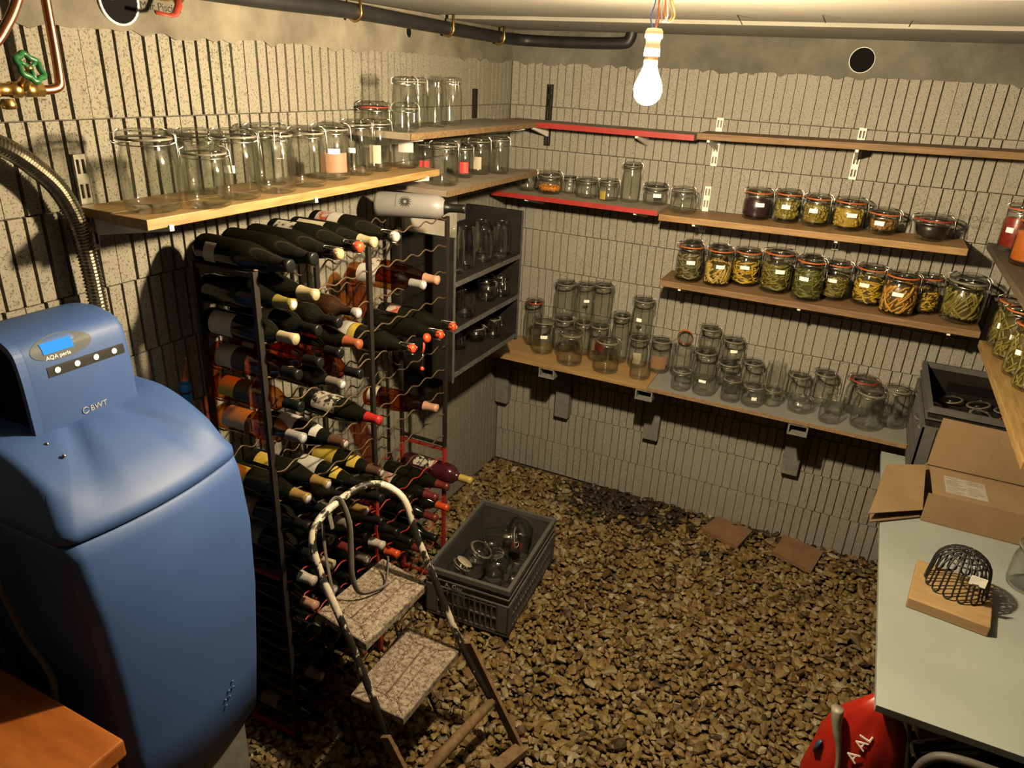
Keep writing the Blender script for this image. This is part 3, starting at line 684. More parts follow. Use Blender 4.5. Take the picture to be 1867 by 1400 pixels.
def jar(label, x, y, z, R, H, style='clip', lab=None, fill=None, seal='seal_c', lid=True, turn=0.0, group=None, rot=None, seed=1, wires=True, lid_open=False):
    q = H/R; ratio = 3.7 if q > 3.35 else 3.0 if q > 2.6 else 2.2 if q > 1.9 else 1.6
    if style == 'terrine': ratio = 1.6
    d = jar_meshes(style, ratio)
    a = math.atan2(CAM.y-y, CAM.x-x)+turn
    t = thing('glass_jar', label, 'jar', (x, y, z), rot or (0, 0, a), group, (R, R, H))
    link('jar_body', d['body'], t)
    if style != 'open':
        if lid and not lid_open: link('lid', d['lid'], t); link('seal', d[seal], t)
        if lid_open:   # glass lid swung up on its hinge, standing on edge behind the mouth
            N = Matrix.Diagonal((1/R, 1/R, 1/H, 1)); lr = R*.80
            mm = N @ Matrix.Translation((-R*.78, 0, H-.034+lr)) @ Matrix.Rotation(R_(96), 4, 'Y')
            L = MB().lathe([(0, -.002), (lr*.8, -.002), (lr, .001), (lr*.95, .008), (0, .010)], 24, mm).build('lid', 'lid_glass', t)
            MB().tube([mm @ Vector((lr*.97*math.cos(2*math.pi*i/24), lr*.97*math.sin(2*math.pi*i/24), -.003)) for i in range(24)], .03, 6, closed=True).build('seal', 'rubber_orange', L)
        if wires: link('wire_clasp', d['wire'], t); link('hinge_wire', d['hinge'], t)
    for k in ([lab] if isinstance(lab, str) else lab or []): link('label', d[k], t)
    if fill:
        kind, mat, fr = fill; c, core = contents(kind, mat, ratio, style, fr, seed)
        o = link('contents', c, t); o['kind'] = 'stuff'
        if core: link('contents_core', core, o)
    return t
JT = {
 'A1': ('biggest wide glass jar at the near end of the pine shelf, clasp facing right', {}), 'A2': ('short wide glass jar at the front edge of the pine shelf beside the biggest jar', {}), 'A3': ('glass jar half hidden behind the two nearest jars on the pine shelf', {}),
 'A4': ('third front glass jar on the pine shelf with small white tag', {'lab': 'tag_low'}), 'A5': ('empty glass jar with embossed front in the middle of the pine shelf', {'turn': -1.2}), 'A5b': ('glass jar against the wall behind the middle of the pine shelf', {}),
 'A6': ('narrow clear jar left of the brown labelled jar on the pine shelf', {}), 'A7': ('glass jar with brown paper label and white sticker on the pine shelf', {'lab': ['brown', 'tag']}), 'A8': ('glass jar with square white tag right of the brown labelled jar', {'lab': 'tag_low'}),
 'A9': ('glass jar with pale label near the far end of the pine shelf', {'lab': 'cream'}), 'A10': ('tall glass jar by the wall near the far end of the pine shelf', {'seal': 'seal_r'}), 'A11': ('tall glass jar with white label at the far end of the pine shelf', {'lab': 'big'}),
 'C1': ('leftmost glass jar on the high dusty corner shelf, shadowed lid', {}), 'C2b': ('glass jar at the back of the high dusty corner shelf, second from left', {}), 'C2': ('lidless straight glass jar on the high corner shelf with bright streak', {'style': 'open'}), 'C3': ('rightmost glass jar on the high dusty corner shelf, clasp facing front', {'turn': -.9}),
 'D0': ('dim glass jar with pink label behind the others on the lower corner shelf', {'lab': 'red'}), 'D1': ('nearest wide glass jar on the lower corner shelf', {}), 'D2': ('glass jar with red and white label on the lower corner shelf', {'lab': 'red'}), 'D3': ('glass jar with cream label on the lower corner shelf', {'lab': 'cream'}), 'D4': ('rightmost clear glass jar on the lower corner shelf', {}),
 'E1': ('leftmost squat jar on the red shelf, partly under the corner shelf', {}), 'E2': ('squat round jar with orange slices on the red shelf', {'fill': ('chunks', 'slice_orange', .3)}), 'E3': ('small clear jar set back on the red shelf, third from left', {}), 'E4': ('clear jar on the red shelf, fourth from left', {}),
 'E5': ('jar with yellowish label on the red shelf', {'lab': 'yellow'}), 'E6': ('tallest jar on the red shelf, twice its neighbours', {}), 'E7': ('wide jar with small white tag at right end of the red shelf', {'lab': 'tag'}), 'E8': ('single empty jar at the left end of the narrow wooden pickle shelf', {}),
 'F1': ('jar of dark purple preserve with white tag', {'lab': 'tag', 'fill': ('solid', 'preserve_purple', .84), 'seal': 'seal_o', 'turn': .2}), 'F2': ('jar of green and yellow pickles beside the dark purple jar', {'lab': 'tag', 'fill': ('chunks', 'fruit_green', .9), 'seal': 'seal_o'}),
 'F3': ('jar of greenish pickles, third on the narrow shelf', {'lab': 'tag', 'fill': ('chunks', 'fruit_green', .92), 'seal': 'seal_o', 'seed': 2}), 'F4': ('jar of yellow pickles, fourth on the narrow shelf', {'lab': 'tag', 'fill': ('chunks', 'fruit_yellow', .92), 'seal': 'seal_o', 'seed': 3}),
 'F5': ('low tapered terrine jar of brown preserve', {'style': 'terrine', 'lab': 'tag', 'fill': ('chunks', 'fruit_brown', .85), 'seal': 'seal_o'}), 'F6': ('widest low tapered jar of black preserve with red seal', {'style': 'terrine', 'fill': ('solid', 'preserve_black', .92), 'seal': 'seal_r'}),
 'G1': ('jar of dull grey green beans at the left end of the thick shelf', {'lab': 'tag', 'fill': ('beans', 'bean_dull', .9), 'seal': 'seal_o'}), 'G1b': ('jar hidden behind the leftmost bean jar on the thick shelf', {'fill': ('beans', 'bean_dull', .8), 'seed': 4}),
 'G2': ('jar half full of pale yellow beans, second on the thick shelf', {'lab': 'tag', 'fill': ('stalks', 'bean_pale', .68), 'seal': 'seal_o'}), 'G2b': ('jar hidden behind the pale yellow bean jar', {'fill': ('beans', 'bean_pale', .8), 'seed': 4}),
 'G3': ('jar of bright yellow beans set back on the thick shelf', {'lab': 'tag', 'fill': ('beans', 'bean_yellow', .82), 'seal': 'seal_o'}), 'G4': ('jar of dark green beans, fourth on the thick shelf', {'lab': 'tag', 'fill': ('beans', 'bean_olive', .82), 'seal': 'seal_o', 'turn': .25}),
 'G5': ('jar of bright green beans in the middle of the thick shelf', {'lab': 'tag', 'fill': ('beans', 'bean_green', .9), 'seal': 'seal_o', 'turn': -.3}), 'G5b': ('jar hidden behind the bright green bean jar', {'fill': ('beans', 'bean_green', .8), 'seal': 'seal_o', 'seed': 4}),
 'G6': ('jar of dark green beans set back right of the middle', {'lab': 'tag', 'fill': ('beans', 'bean_olive', .75), 'seal': 'seal_o', 'seed': 3}), 'G7': ('jar of yellow beans left of the orange bean jar', {'lab': 'tag', 'fill': ('beans', 'bean_yellow', .78), 'seal': 'seal_o', 'turn': -.3, 'seed': 5}),
 'G8': ('jar of thick orange beans standing forward on the thick shelf', {'lab': 'tag', 'fill': ('stalks', 'bean_orange', .86), 'seal': 'seal_o', 'seed': 2}), 'G8b': ('jar hidden behind the orange bean jar', {'fill': ('beans', 'bean_olive', .7), 'seed': 6}),
 'G9': ('jar two thirds full of yellow beans near the right end', {'fill': ('beans', 'bean_yellow', .68), 'seal': 'seal_o', 'seed': 7}), 'G10': ('largest jar of olive bean stalks at the right end of the thick shelf', {'fill': ('stalks', 'bean_olive', .9), 'seal': 'seal_c', 'seed': 3}),
 'H1': ('farthest jar of olive beans on the yellow right shelf', {'lab': 'tag_low', 'fill': ('stalks', 'bean_olive', .9), 'seal': 'seal_o', 'seed': 4}), 'H2': ('second jar of olive beans on the yellow right shelf', {'lab': 'tag_low', 'fill': ('stalks', 'bean_olive', .9), 'seal': 'seal_o', 'seed': 5}), 'H3': ('third jar of olive beans on the yellow right shelf', {'lab': 'tag_low', 'fill': ('stalks', 'bean_olive', .9), 'seal': 'seal_o', 'seed': 6}),
 'I1': ('tall jar of red sauce with white tag on the dark right shelf', {'lab': 'tag_low', 'fill': ('solid', 'sauce_red', .85), 'seal': 'seal_o'}), 'I2': ('jar of orange sauce in front of the red sauce jar', {'fill': ('solid', 'sauce_orange', .85), 'seal': 'seal_o'}),
 'J1': ('empty jar with white sticker at the left front of the wooden bench', {'lab': 'tag'}), 'J2': ('empty round jar with clasp turned left on the wooden bench', {'turn': -2.6}), 'J3': ('empty jar with round red label on the wooden bench', {'lab': 'redround'}), 'J4': ('empty wide jar at the front right of the wooden bench', {}), 'J5': ('smallest lidless jar at the right end of the wooden bench', {'style': 'open'}),
 'J6': ('tall slim jar in the back left corner of the wooden bench', {'seal': 'seal_r'}), 'J7': ('lower jar of the leftmost stack against the wall on the wooden bench', {}), 'J8': ('lower jar of the second stack against the wall on the wooden bench', {}), 'J7u': ('top jar of the leftmost stack on the wooden bench', {}), 'J8u': ('top jar of the second stack on the wooden bench', {'lab': 'tag'}), 'J3u': ('top jar stacked above the red labelled jar', {}),
 'J9': ('tall jar against the wall right of the jar stacks on the wooden bench', {}), 'J10': ('lower jar with pale label under the stacked jar right of the wooden bench middle', {'lab': 'cream'}), 'J10u': ('stacked jar with small tag standing highest at right of the wooden bench', {'lab': 'tag_low'}), 'J11': ('jar with reddish label at the back right end of the wooden bench', {'lab': 'brown'}),
 'K1': ('jar with open lid and copper ring at the back left of the grey bench', {'lid_open': True, 'seal': 'seal_o'}), 'K2': ('leftmost small jar at the front of the grey bench', {}), 'K3': ('lidless jar with white sticker at the front left of the grey bench', {'style': 'open', 'lab': 'tag'}), 'K4': ('lower jar of the left stack at the back of the grey bench', {}), 'K4u': ('top jar of the left stack at the back of the grey bench', {}),
 'K6': ('lower jar of the second stack at the back of the grey bench', {}), 'K6u': ('top jar with white label of the second stack on the grey bench', {'lab': 'tag'}), 'K5': ('small jar, third along the front of the grey bench', {}), 'K7': ('tiny jar squeezed between front and back rows on the grey bench', {}), 'K8': ('small jar with white tag and loose clasp on the grey bench', {'lab': 'tag_low', 'turn': .5}), 'K9': ('jar against the wall right of the stacks on the grey bench', {}),
 'K10': ('smallest jar in the middle front of the grey bench', {}), 'K11': ('lidless jar against the wall near the middle of the grey bench', {'style': 'open'}), 'K12': ('squat jar with wire ring in the middle front of the grey bench', {'lid': False}), 'K13': ('jar against the wall behind the squat wire ring jar', {}), 'K14': ('wide jar against the wall right of the middle of the grey bench', {}),
 'K15': ('squat bowl shaped jar at the very front of the grey bench', {'style': 'open'}), 'K16': ('jar directly behind the squat bowl shaped jar', {'lid': False}), 'K17': ('big jar with brown seal at the back right of the grey bench', {'seal': 'seal_r'}), 'K18': ('big clear jar at the front right of the grey bench', {}), 'K19': ('last jar beside the grey crate at the right end of the bench', {}),
 'L1': ('lidless tall jar at the near end of the cabinet top tier', {'style': 'open'}), 'L2': ('second jar from the near end of the cabinet top tier', {'style': 'open'}), 'L3': ('front jar in the middle of the cabinet top tier', {'style': 'open'}), 'L4': ('jar at the back of the cabinet top tier by the foam panel', {'style': 'open'}), 'L5': ('lidless jar at the far end of the cabinet top tier', {'style': 'open'}), 'L6': ('slim jar left of the far end jar on the cabinet top tier', {'style': 'open'}),
 'L7': ('jar at the near front of the cabinet middle tier', {'style': 'open'}), 'L8': ('jar with wire ring deep at the near end of the middle tier', {'lid': False}), 'L9': ('squat jar in the middle of the cabinet middle tier', {'lid': False}), 'L10': ('jar with hanging clasp at the far end of the middle tier', {'lid': False, 'turn': -1.2}), 'L11': ('jar deep at the far end of the cabinet middle tier', {'lid': False}),
 'L12': ('jar with dangling clasp at the near end of the bottom tier', {'lid': False, 'turn': -1.2}), 'L13': ('squat jar in the middle of the cabinet bottom tier', {}), 'L14': ('slim jar right of the middle of the cabinet bottom tier', {}), 'L15': ('jar at the far end of the cabinet bottom tier', {}),
}
JARS = {
'A1': (0.184, -2.271, 1.812, 0.063, 0.182),
'A2': (0.239, -2.157, 1.812, 0.054, 0.142),
'A3': (0.072, -2.016, 1.812, 0.062, 0.164),
'A4': (0.201, -2.020, 1.812, 0.057, 0.174),
'A5': (0.204, -1.884, 1.812, 0.054, 0.170),
'A5b': (0.080, -1.778, 1.812, 0.060, 0.170),
'A6': (0.195, -1.740, 1.812, 0.052, 0.168),
'A7': (0.152, -1.578, 1.812, 0.057, 0.168),
'A8': (0.153, -1.446, 1.812, 0.050, 0.174),
'A9': (0.139, -1.320, 1.812, 0.049, 0.170),
'A10': (0.066, -1.232, 1.812, 0.056, 0.222),
'A11': (0.159, -1.172, 1.812, 0.046, 0.222),
'C1': (0.231, -1.284, 1.945, 0.041, 0.174),
'C2b': (0.132, -1.062, 1.945, 0.040, 0.170),
'C2': (0.176, -0.989, 1.945, 0.038, 0.158),
'C3': (0.161, -0.858, 1.945, 0.042, 0.174),
'D0': (0.065, -0.907, 1.731, 0.042, 0.152),
'D1': (0.195, -0.962, 1.731, 0.055, 0.166),
'D2': (0.145, -0.719, 1.731, 0.041, 0.132),
'D3': (0.143, -0.579, 1.731, 0.047, 0.154),
'D4': (0.196, -0.494, 1.731, 0.045, 0.156),
'E1': (0.174, -0.117, 1.612, 0.047, 0.102),
'E2': (0.293, -0.126, 1.612, 0.059, 0.108),
'E3': (0.365, -0.045, 1.612, 0.041, 0.084),
'E4': (0.486, -0.121, 1.612, 0.051, 0.098),
'E5': (0.593, -0.120, 1.612, 0.047, 0.102),
'E6': (0.689, -0.091, 1.612, 0.045, 0.182),
'E7': (0.802, -0.062, 1.612, 0.057, 0.098),
'E8': (0.958, -0.178, 1.612, 0.052, 0.110),
'F1': (1.263, -0.066, 1.602, 0.060, 0.136),
'F2': (1.389, -0.064, 1.603, 0.057, 0.142),
'F3': (1.510, -0.078, 1.605, 0.056, 0.136),
'F4': (1.638, -0.094, 1.607, 0.063, 0.136),
'F5': (1.773, -0.096, 1.608, 0.063, 0.106),
'F6': (1.949, -0.112, 1.611, 0.072, 0.102),
'G1': (1.023, -0.156, 1.302, 0.060, 0.180),
'G1b': (1.010, -0.046, 1.302, 0.042, 0.170),
'G2': (1.154, -0.153, 1.302, 0.060, 0.180),
'G2b': (1.133, -0.046, 1.302, 0.042, 0.168),
'G3': (1.263, -0.069, 1.302, 0.064, 0.172),
'G4': (1.401, -0.109, 1.302, 0.065, 0.196),
'G5': (1.540, -0.157, 1.302, 0.063, 0.190),
'G5b': (1.537, -0.045, 1.302, 0.041, 0.178),
'G6': (1.645, -0.070, 1.302, 0.061, 0.172),
'G7': (1.780, -0.070, 1.302, 0.065, 0.174),
'G8': (1.895, -0.158, 1.302, 0.067, 0.180),
'G8b': (1.891, -0.043, 1.302, 0.039, 0.152),
'G9': (1.994, -0.064, 1.302, 0.058, 0.168),
'G10': (2.132, -0.109, 1.302, 0.077, 0.196),
'H1': (2.282, -0.298, 1.275, 0.066, 0.200),
'H2': (2.281, -0.432, 1.275, 0.059, 0.200),
'H3': (2.285, -0.621, 1.275, 0.054, 0.200),
'I1': (2.229, -0.146, 1.612, 0.054, 0.178),
'I2': (2.236, -0.415, 1.612, 0.053, 0.172),
'J1': (0.325, -0.154, 0.800, 0.057, 0.190),
'J2': (0.508, -0.225, 0.800, 0.062, 0.178),
'J3': (0.613, -0.102, 0.800, 0.051, 0.200),
'J4': (0.700, -0.225, 0.800, 0.063, 0.178),
'J5': (0.872, -0.215, 0.800, 0.050, 0.102),
'J6': (0.235, -0.075, 0.800, 0.045, 0.260),
'J7': (0.407, -0.066, 0.800, 0.054, 0.190),
'J8': (0.514, -0.069, 0.800, 0.045, 0.190),
'J7u': (0.402, -0.070, 0.992, 0.055, 0.190),
'J8u': (0.509, -0.069, 0.992, 0.044, 0.200),
'J3u': (0.610, -0.087, 1.002, 0.051, 0.210),
'J9': (0.712, -0.067, 0.800, 0.045, 0.270),
'J10': (0.817, -0.075, 0.800, 0.049, 0.165),
'J10u': (0.817, -0.075, 0.967, 0.053, 0.200),
'J11': (0.930, -0.081, 0.800, 0.052, 0.180),
'K1': (1.037, -0.075, 0.800, 0.048, 0.180),
'K2': (1.083, -0.245, 0.800, 0.046, 0.110),
'K3': (1.191, -0.235, 0.800, 0.054, 0.146),
'K4': (1.150, -0.075, 0.800, 0.057, 0.165),
'K4u': (1.155, -0.075, 0.967, 0.050, 0.120),
'K6': (1.267, -0.070, 0.800, 0.051, 0.130),
'K6u': (1.268, -0.070, 0.932, 0.052, 0.115),
'K5': (1.317, -0.250, 0.800, 0.044, 0.116),
'K7': (1.300, -0.160, 0.800, 0.036, 0.100),
'K8': (1.413, -0.250, 0.800, 0.046, 0.108),
'K9': (1.376, -0.080, 0.800, 0.049, 0.160),
'K10': (1.495, -0.200, 0.800, 0.038, 0.088),
'K11': (1.484, -0.075, 0.800, 0.047, 0.160),
'K12': (1.617, -0.200, 0.800, 0.052, 0.082),
'K13': (1.588, -0.070, 0.800, 0.049, 0.135),
'K14': (1.696, -0.064, 0.800, 0.051, 0.170),
'K15': (1.747, -0.245, 0.800, 0.046, 0.080),
'K16': (1.762, -0.142, 0.800, 0.043, 0.100),
'K17': (1.856, -0.074, 0.800, 0.064, 0.180),
'K18': (1.890, -0.220, 0.800, 0.062, 0.182),
'K19': (1.995, -0.140, 0.800, 0.055, 0.188),
'L1': (0.214, -0.902, 1.372, 0.041, 0.174),
'L2': (0.211, -0.797, 1.372, 0.040, 0.168),
'L3': (0.217, -0.650, 1.372, 0.041, 0.132),
'L4': (0.143, -0.535, 1.372, 0.044, 0.150),
'L5': (0.227, -0.493, 1.372, 0.042, 0.148),
'L6': (0.253, -0.574, 1.372, 0.036, 0.144),
'L7': (0.248, -0.858, 1.177, 0.042, 0.106),
'L8': (0.170, -0.826, 1.177, 0.035, 0.110),
'L9': (0.213, -0.595, 1.177, 0.044, 0.092),
'L10': (0.236, -0.494, 1.177, 0.043, 0.096),
'L11': (0.147, -0.489, 1.177, 0.039, 0.088),
'L12': (0.164, -0.765, 0.982, 0.035, 0.080),
'L13': (0.174, -0.629, 0.982, 0.045, 0.078),
'L14': (0.227, -0.542, 0.982, 0.033, 0.102),
'L15': (0.167, -0.490, 0.982, 0.040, 0.090),
}
for k, (x, y, z, R, H) in JARS.items():
    lab, kw = JT[k]; jar(lab, x, y, z+.0003, R, H, group=JGROUP[k[0]], **{'turn': random.Random(k).uniform(-.25, .25), **kw})
jar('fourth jar of olive beans on the yellow right shelf, at the picture edge', 2.30, -.752, 1.275, .055, .2, lab='tag_low', fill=('stalks', 'bean_olive', .9), seal='seal_o', group=JGROUP['H'], seed=7)
jar('jar of red sauce behind the orange sauce jar at the right edge', 2.36, -.27, 1.612, .053, .17, fill=('solid', 'sauce_red', .85), seal='seal_o', group=JGROUP['I'])
jar('jar of tomato sauce nearest on the dark right shelf', 2.27, -.545, 1.612, .052, .16, fill=('solid', 'sauce_orange', .7), seal='seal_o', group=JGROUP['I'])
jar('empty glass jar at the right edge of the pale table beside the wire basket', 2.395, -1.09, .7505, .06, .16, turn=1.4)
# ---------------------------------------------------------------- wine racks: two steel racks stacked, wavy wires carry the bottles
RX0, RX1 = .12, .33; POST_Y = (-2.125, -1.645, -1.165)
def rack(label, z0, z1, levels, mat, wmat, loc_name):
    t = thing('wine_rack', label, 'wine rack', (RX0, POST_Y[0], z0))
    o = Vector((RX0, POST_Y[0], z0))
    for y in POST_Y:
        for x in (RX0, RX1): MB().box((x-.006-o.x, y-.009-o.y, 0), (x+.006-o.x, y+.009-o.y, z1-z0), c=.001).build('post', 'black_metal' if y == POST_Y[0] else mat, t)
        for z in (z0+.012, z1-.012): MB().box((0, y-.005-o.y, z-.006-o.z), (RX1-RX0, y+.005-o.y, z+.006-o.z)).build('cross_bar', mat, t)
    MB().tube([Vector((RX0, -2.10, z0+.05))-o, Vector((RX0, -1.19, z1-.1))-o], .004, 6).build('brace', mat, t)
    for z in levels:
        for x in (RX0, RX1):
            P = []
            y = POST_Y[0]
            while y < POST_Y[2]+.001:
                ph = (y+2.08)/.09*2*math.pi
                P.append(Vector((x, y, z-.019-(.007*math.cos(ph) if x == RX1 else .012*math.cos(ph)+.018)))-o); y += .015
            MB().tube(P, .0028, 5).build('wavy_wire', wmat, t)
    return t
LV = [1.67-.0985*i for i in range(17)]
rack('black wine rack with wavy wires against the left wall', .70, 1.655, LV[:10], 'black_metal', 'rust_wire', 'up')
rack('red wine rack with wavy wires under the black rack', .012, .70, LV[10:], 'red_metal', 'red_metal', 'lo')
# ---------------------------------------------------------------- bottles, axis along +x, base at the origin
_bt = {}
SHAPES = {
 'bordeaux': [(0, .012), (.02, .010), (.030, 0), (.0365, .003), (.0375, .01), (.0375, .186), (.0362, .200), (.029, .216), (.0185, .232), (.0145, .245), (.0138, .262), (.0138, .292), (.0155, .293), (.0155, .300), (0, .3005)],
 'burgundy': [(0, .012), (.02, .010), (.034, 0), (.0405, .004), (.0415, .012), (.0415, .130), (.0405, .150), (.036, .175), (.028, .205), (.0205, .232), (.0158, .255), (.0142, .275), (.0142, .290), (.0158, .291), (.0158, .298), (0, .2985)],
 'sparkling': [(0, .014), (.02, .012), (.036, 0), (.0430, .004), (.0442, .014), (.0442, .145), (.0430, .165), (.038, .190), (.029, .222), (.0205, .252), (.0165, .272), (.0155, .290), (.0172, .292), (.0172, .300), (.014, .302), (0, .3025)],
 'tall': [(0, .012), (.02, .010), (.035, 0), (.0425, .004), (.0440, .014), (.0440, .205), (.0425, .225), (.034, .243), (.020, .256), (.0150, .268), (.0145, .30), (.0145, .318), (.016, .319), (.016, .326), (0, .3265)]}
AX = Matrix(((0, 0, 1, 0), (0, 1, 0, 0), (-1, 0, 0, 0), (0, 0, 0, 1)))   # lathe axis z -> x
def prof_r(sh, z):
    P = SHAPES[sh]
    for a, b in zip(P, P[1:]):
        if a[1] <= z <= b[1] and b[1] > a[1]: return a[0]+(b[0]-a[0])*(z-a[1])/(b[1]-a[1])
    return P[-3][0]
def bmesh_of(key, fn):
    if key not in _bt: _bt[key] = fn()
    return _bt[key]
def bottle(label, sh, glass, cap, y, z, tipx=.412, labels=(), capL=.055, cage=False, yaw=0.0, pitch=0.0, group='bottles in the wine racks', turn=0.0):
    L = SHAPES[sh][-1][1]
    t = thing('wine_bottle', label, 'bottle', (tipx-L*math.cos(yaw), y-L*math.sin(yaw), z-L*math.sin(-pitch)), (turn, pitch, yaw), group)
    link('bottle_glass', bmesh_of((sh, glass), lambda: MB().lathe(SHAPES[sh], 24, AX).mesh('bottle_glass', glass)), t)
    if cap:
        def mk():
            P = [(0, L+.0012), (prof_r(sh, L-.004)*.72, L+.0012), (prof_r(sh, L-.004)+.0008, L-.001), (prof_r(sh, L-.012)+.0012, L-.013), (.0152, L-.016)]
            n = 5
            for i in range(n): zz = L-.018-(capL-.018)*(i+1)/n; P.append((prof_r(sh, zz)+.0009, zz))
            return MB().lathe(P, 20, AX).mesh('capsule', cap)
        link('capsule', bmesh_of((sh, cap, capL), mk), t)
        if cap not in ('cap_black',): link('capsule_end', bmesh_of((sh, 'end', cap), lambda: MB().lathe([(.011, L+.0013), (.0105, L+.0022), (0, L+.0022)], 16, AX).mesh('capsule_end', 'foil_end' if cap in ('cap_gold', 'cap_olive', 'cap_taupe', 'cap_silver', 'cap_black') else 'cap_white' if cap in ('cap_brown',) else cap)), t)
    if cage:
        def mk():
            return MB().lathe([(.0150, L-.002), (.0165, L+.006), (.0150, L+.016), (.009, L+.020), (0, L+.021)], 16, AX).mesh('stopper', cage)
        link('stopper', bmesh_of((sh, cage, 'st'), mk), t)
        def mk2():
            P = []
            for i in range(25):
                a = 2*math.pi*i/24; P.append((L-.035+.052*(i % 6 in (2, 3, 4)), .0185*math.cos(a), .0185*math.sin(a)))
            return MB().tube(P, .0009, 5).mesh('wire_cage', 'wire_steel')
        link('wire_cage', bmesh_of((sh, 'cage'), mk2), t)
    for i, (mat, z0, z1, w_, a) in enumerate(labels):
        def mk():
            n = 5; P = [(prof_r(sh, z0+(z1-z0)*k/n)+.0006, z0+(z1-z0)*k/n) for k in range(n+1)]
            # lathe angle 0 is local -z after AX, so start half a turn round to centre on the top
            return MB().lathe(P, 14, AX, arc=w_, start=math.pi-w_/2+a).mesh('label', mat)
        link('label', bmesh_of((sh, mat, z0, z1, w_, a), mk), t)
    return t
def SL(i): return -2.08+.09*i
G = 'dark_glass'
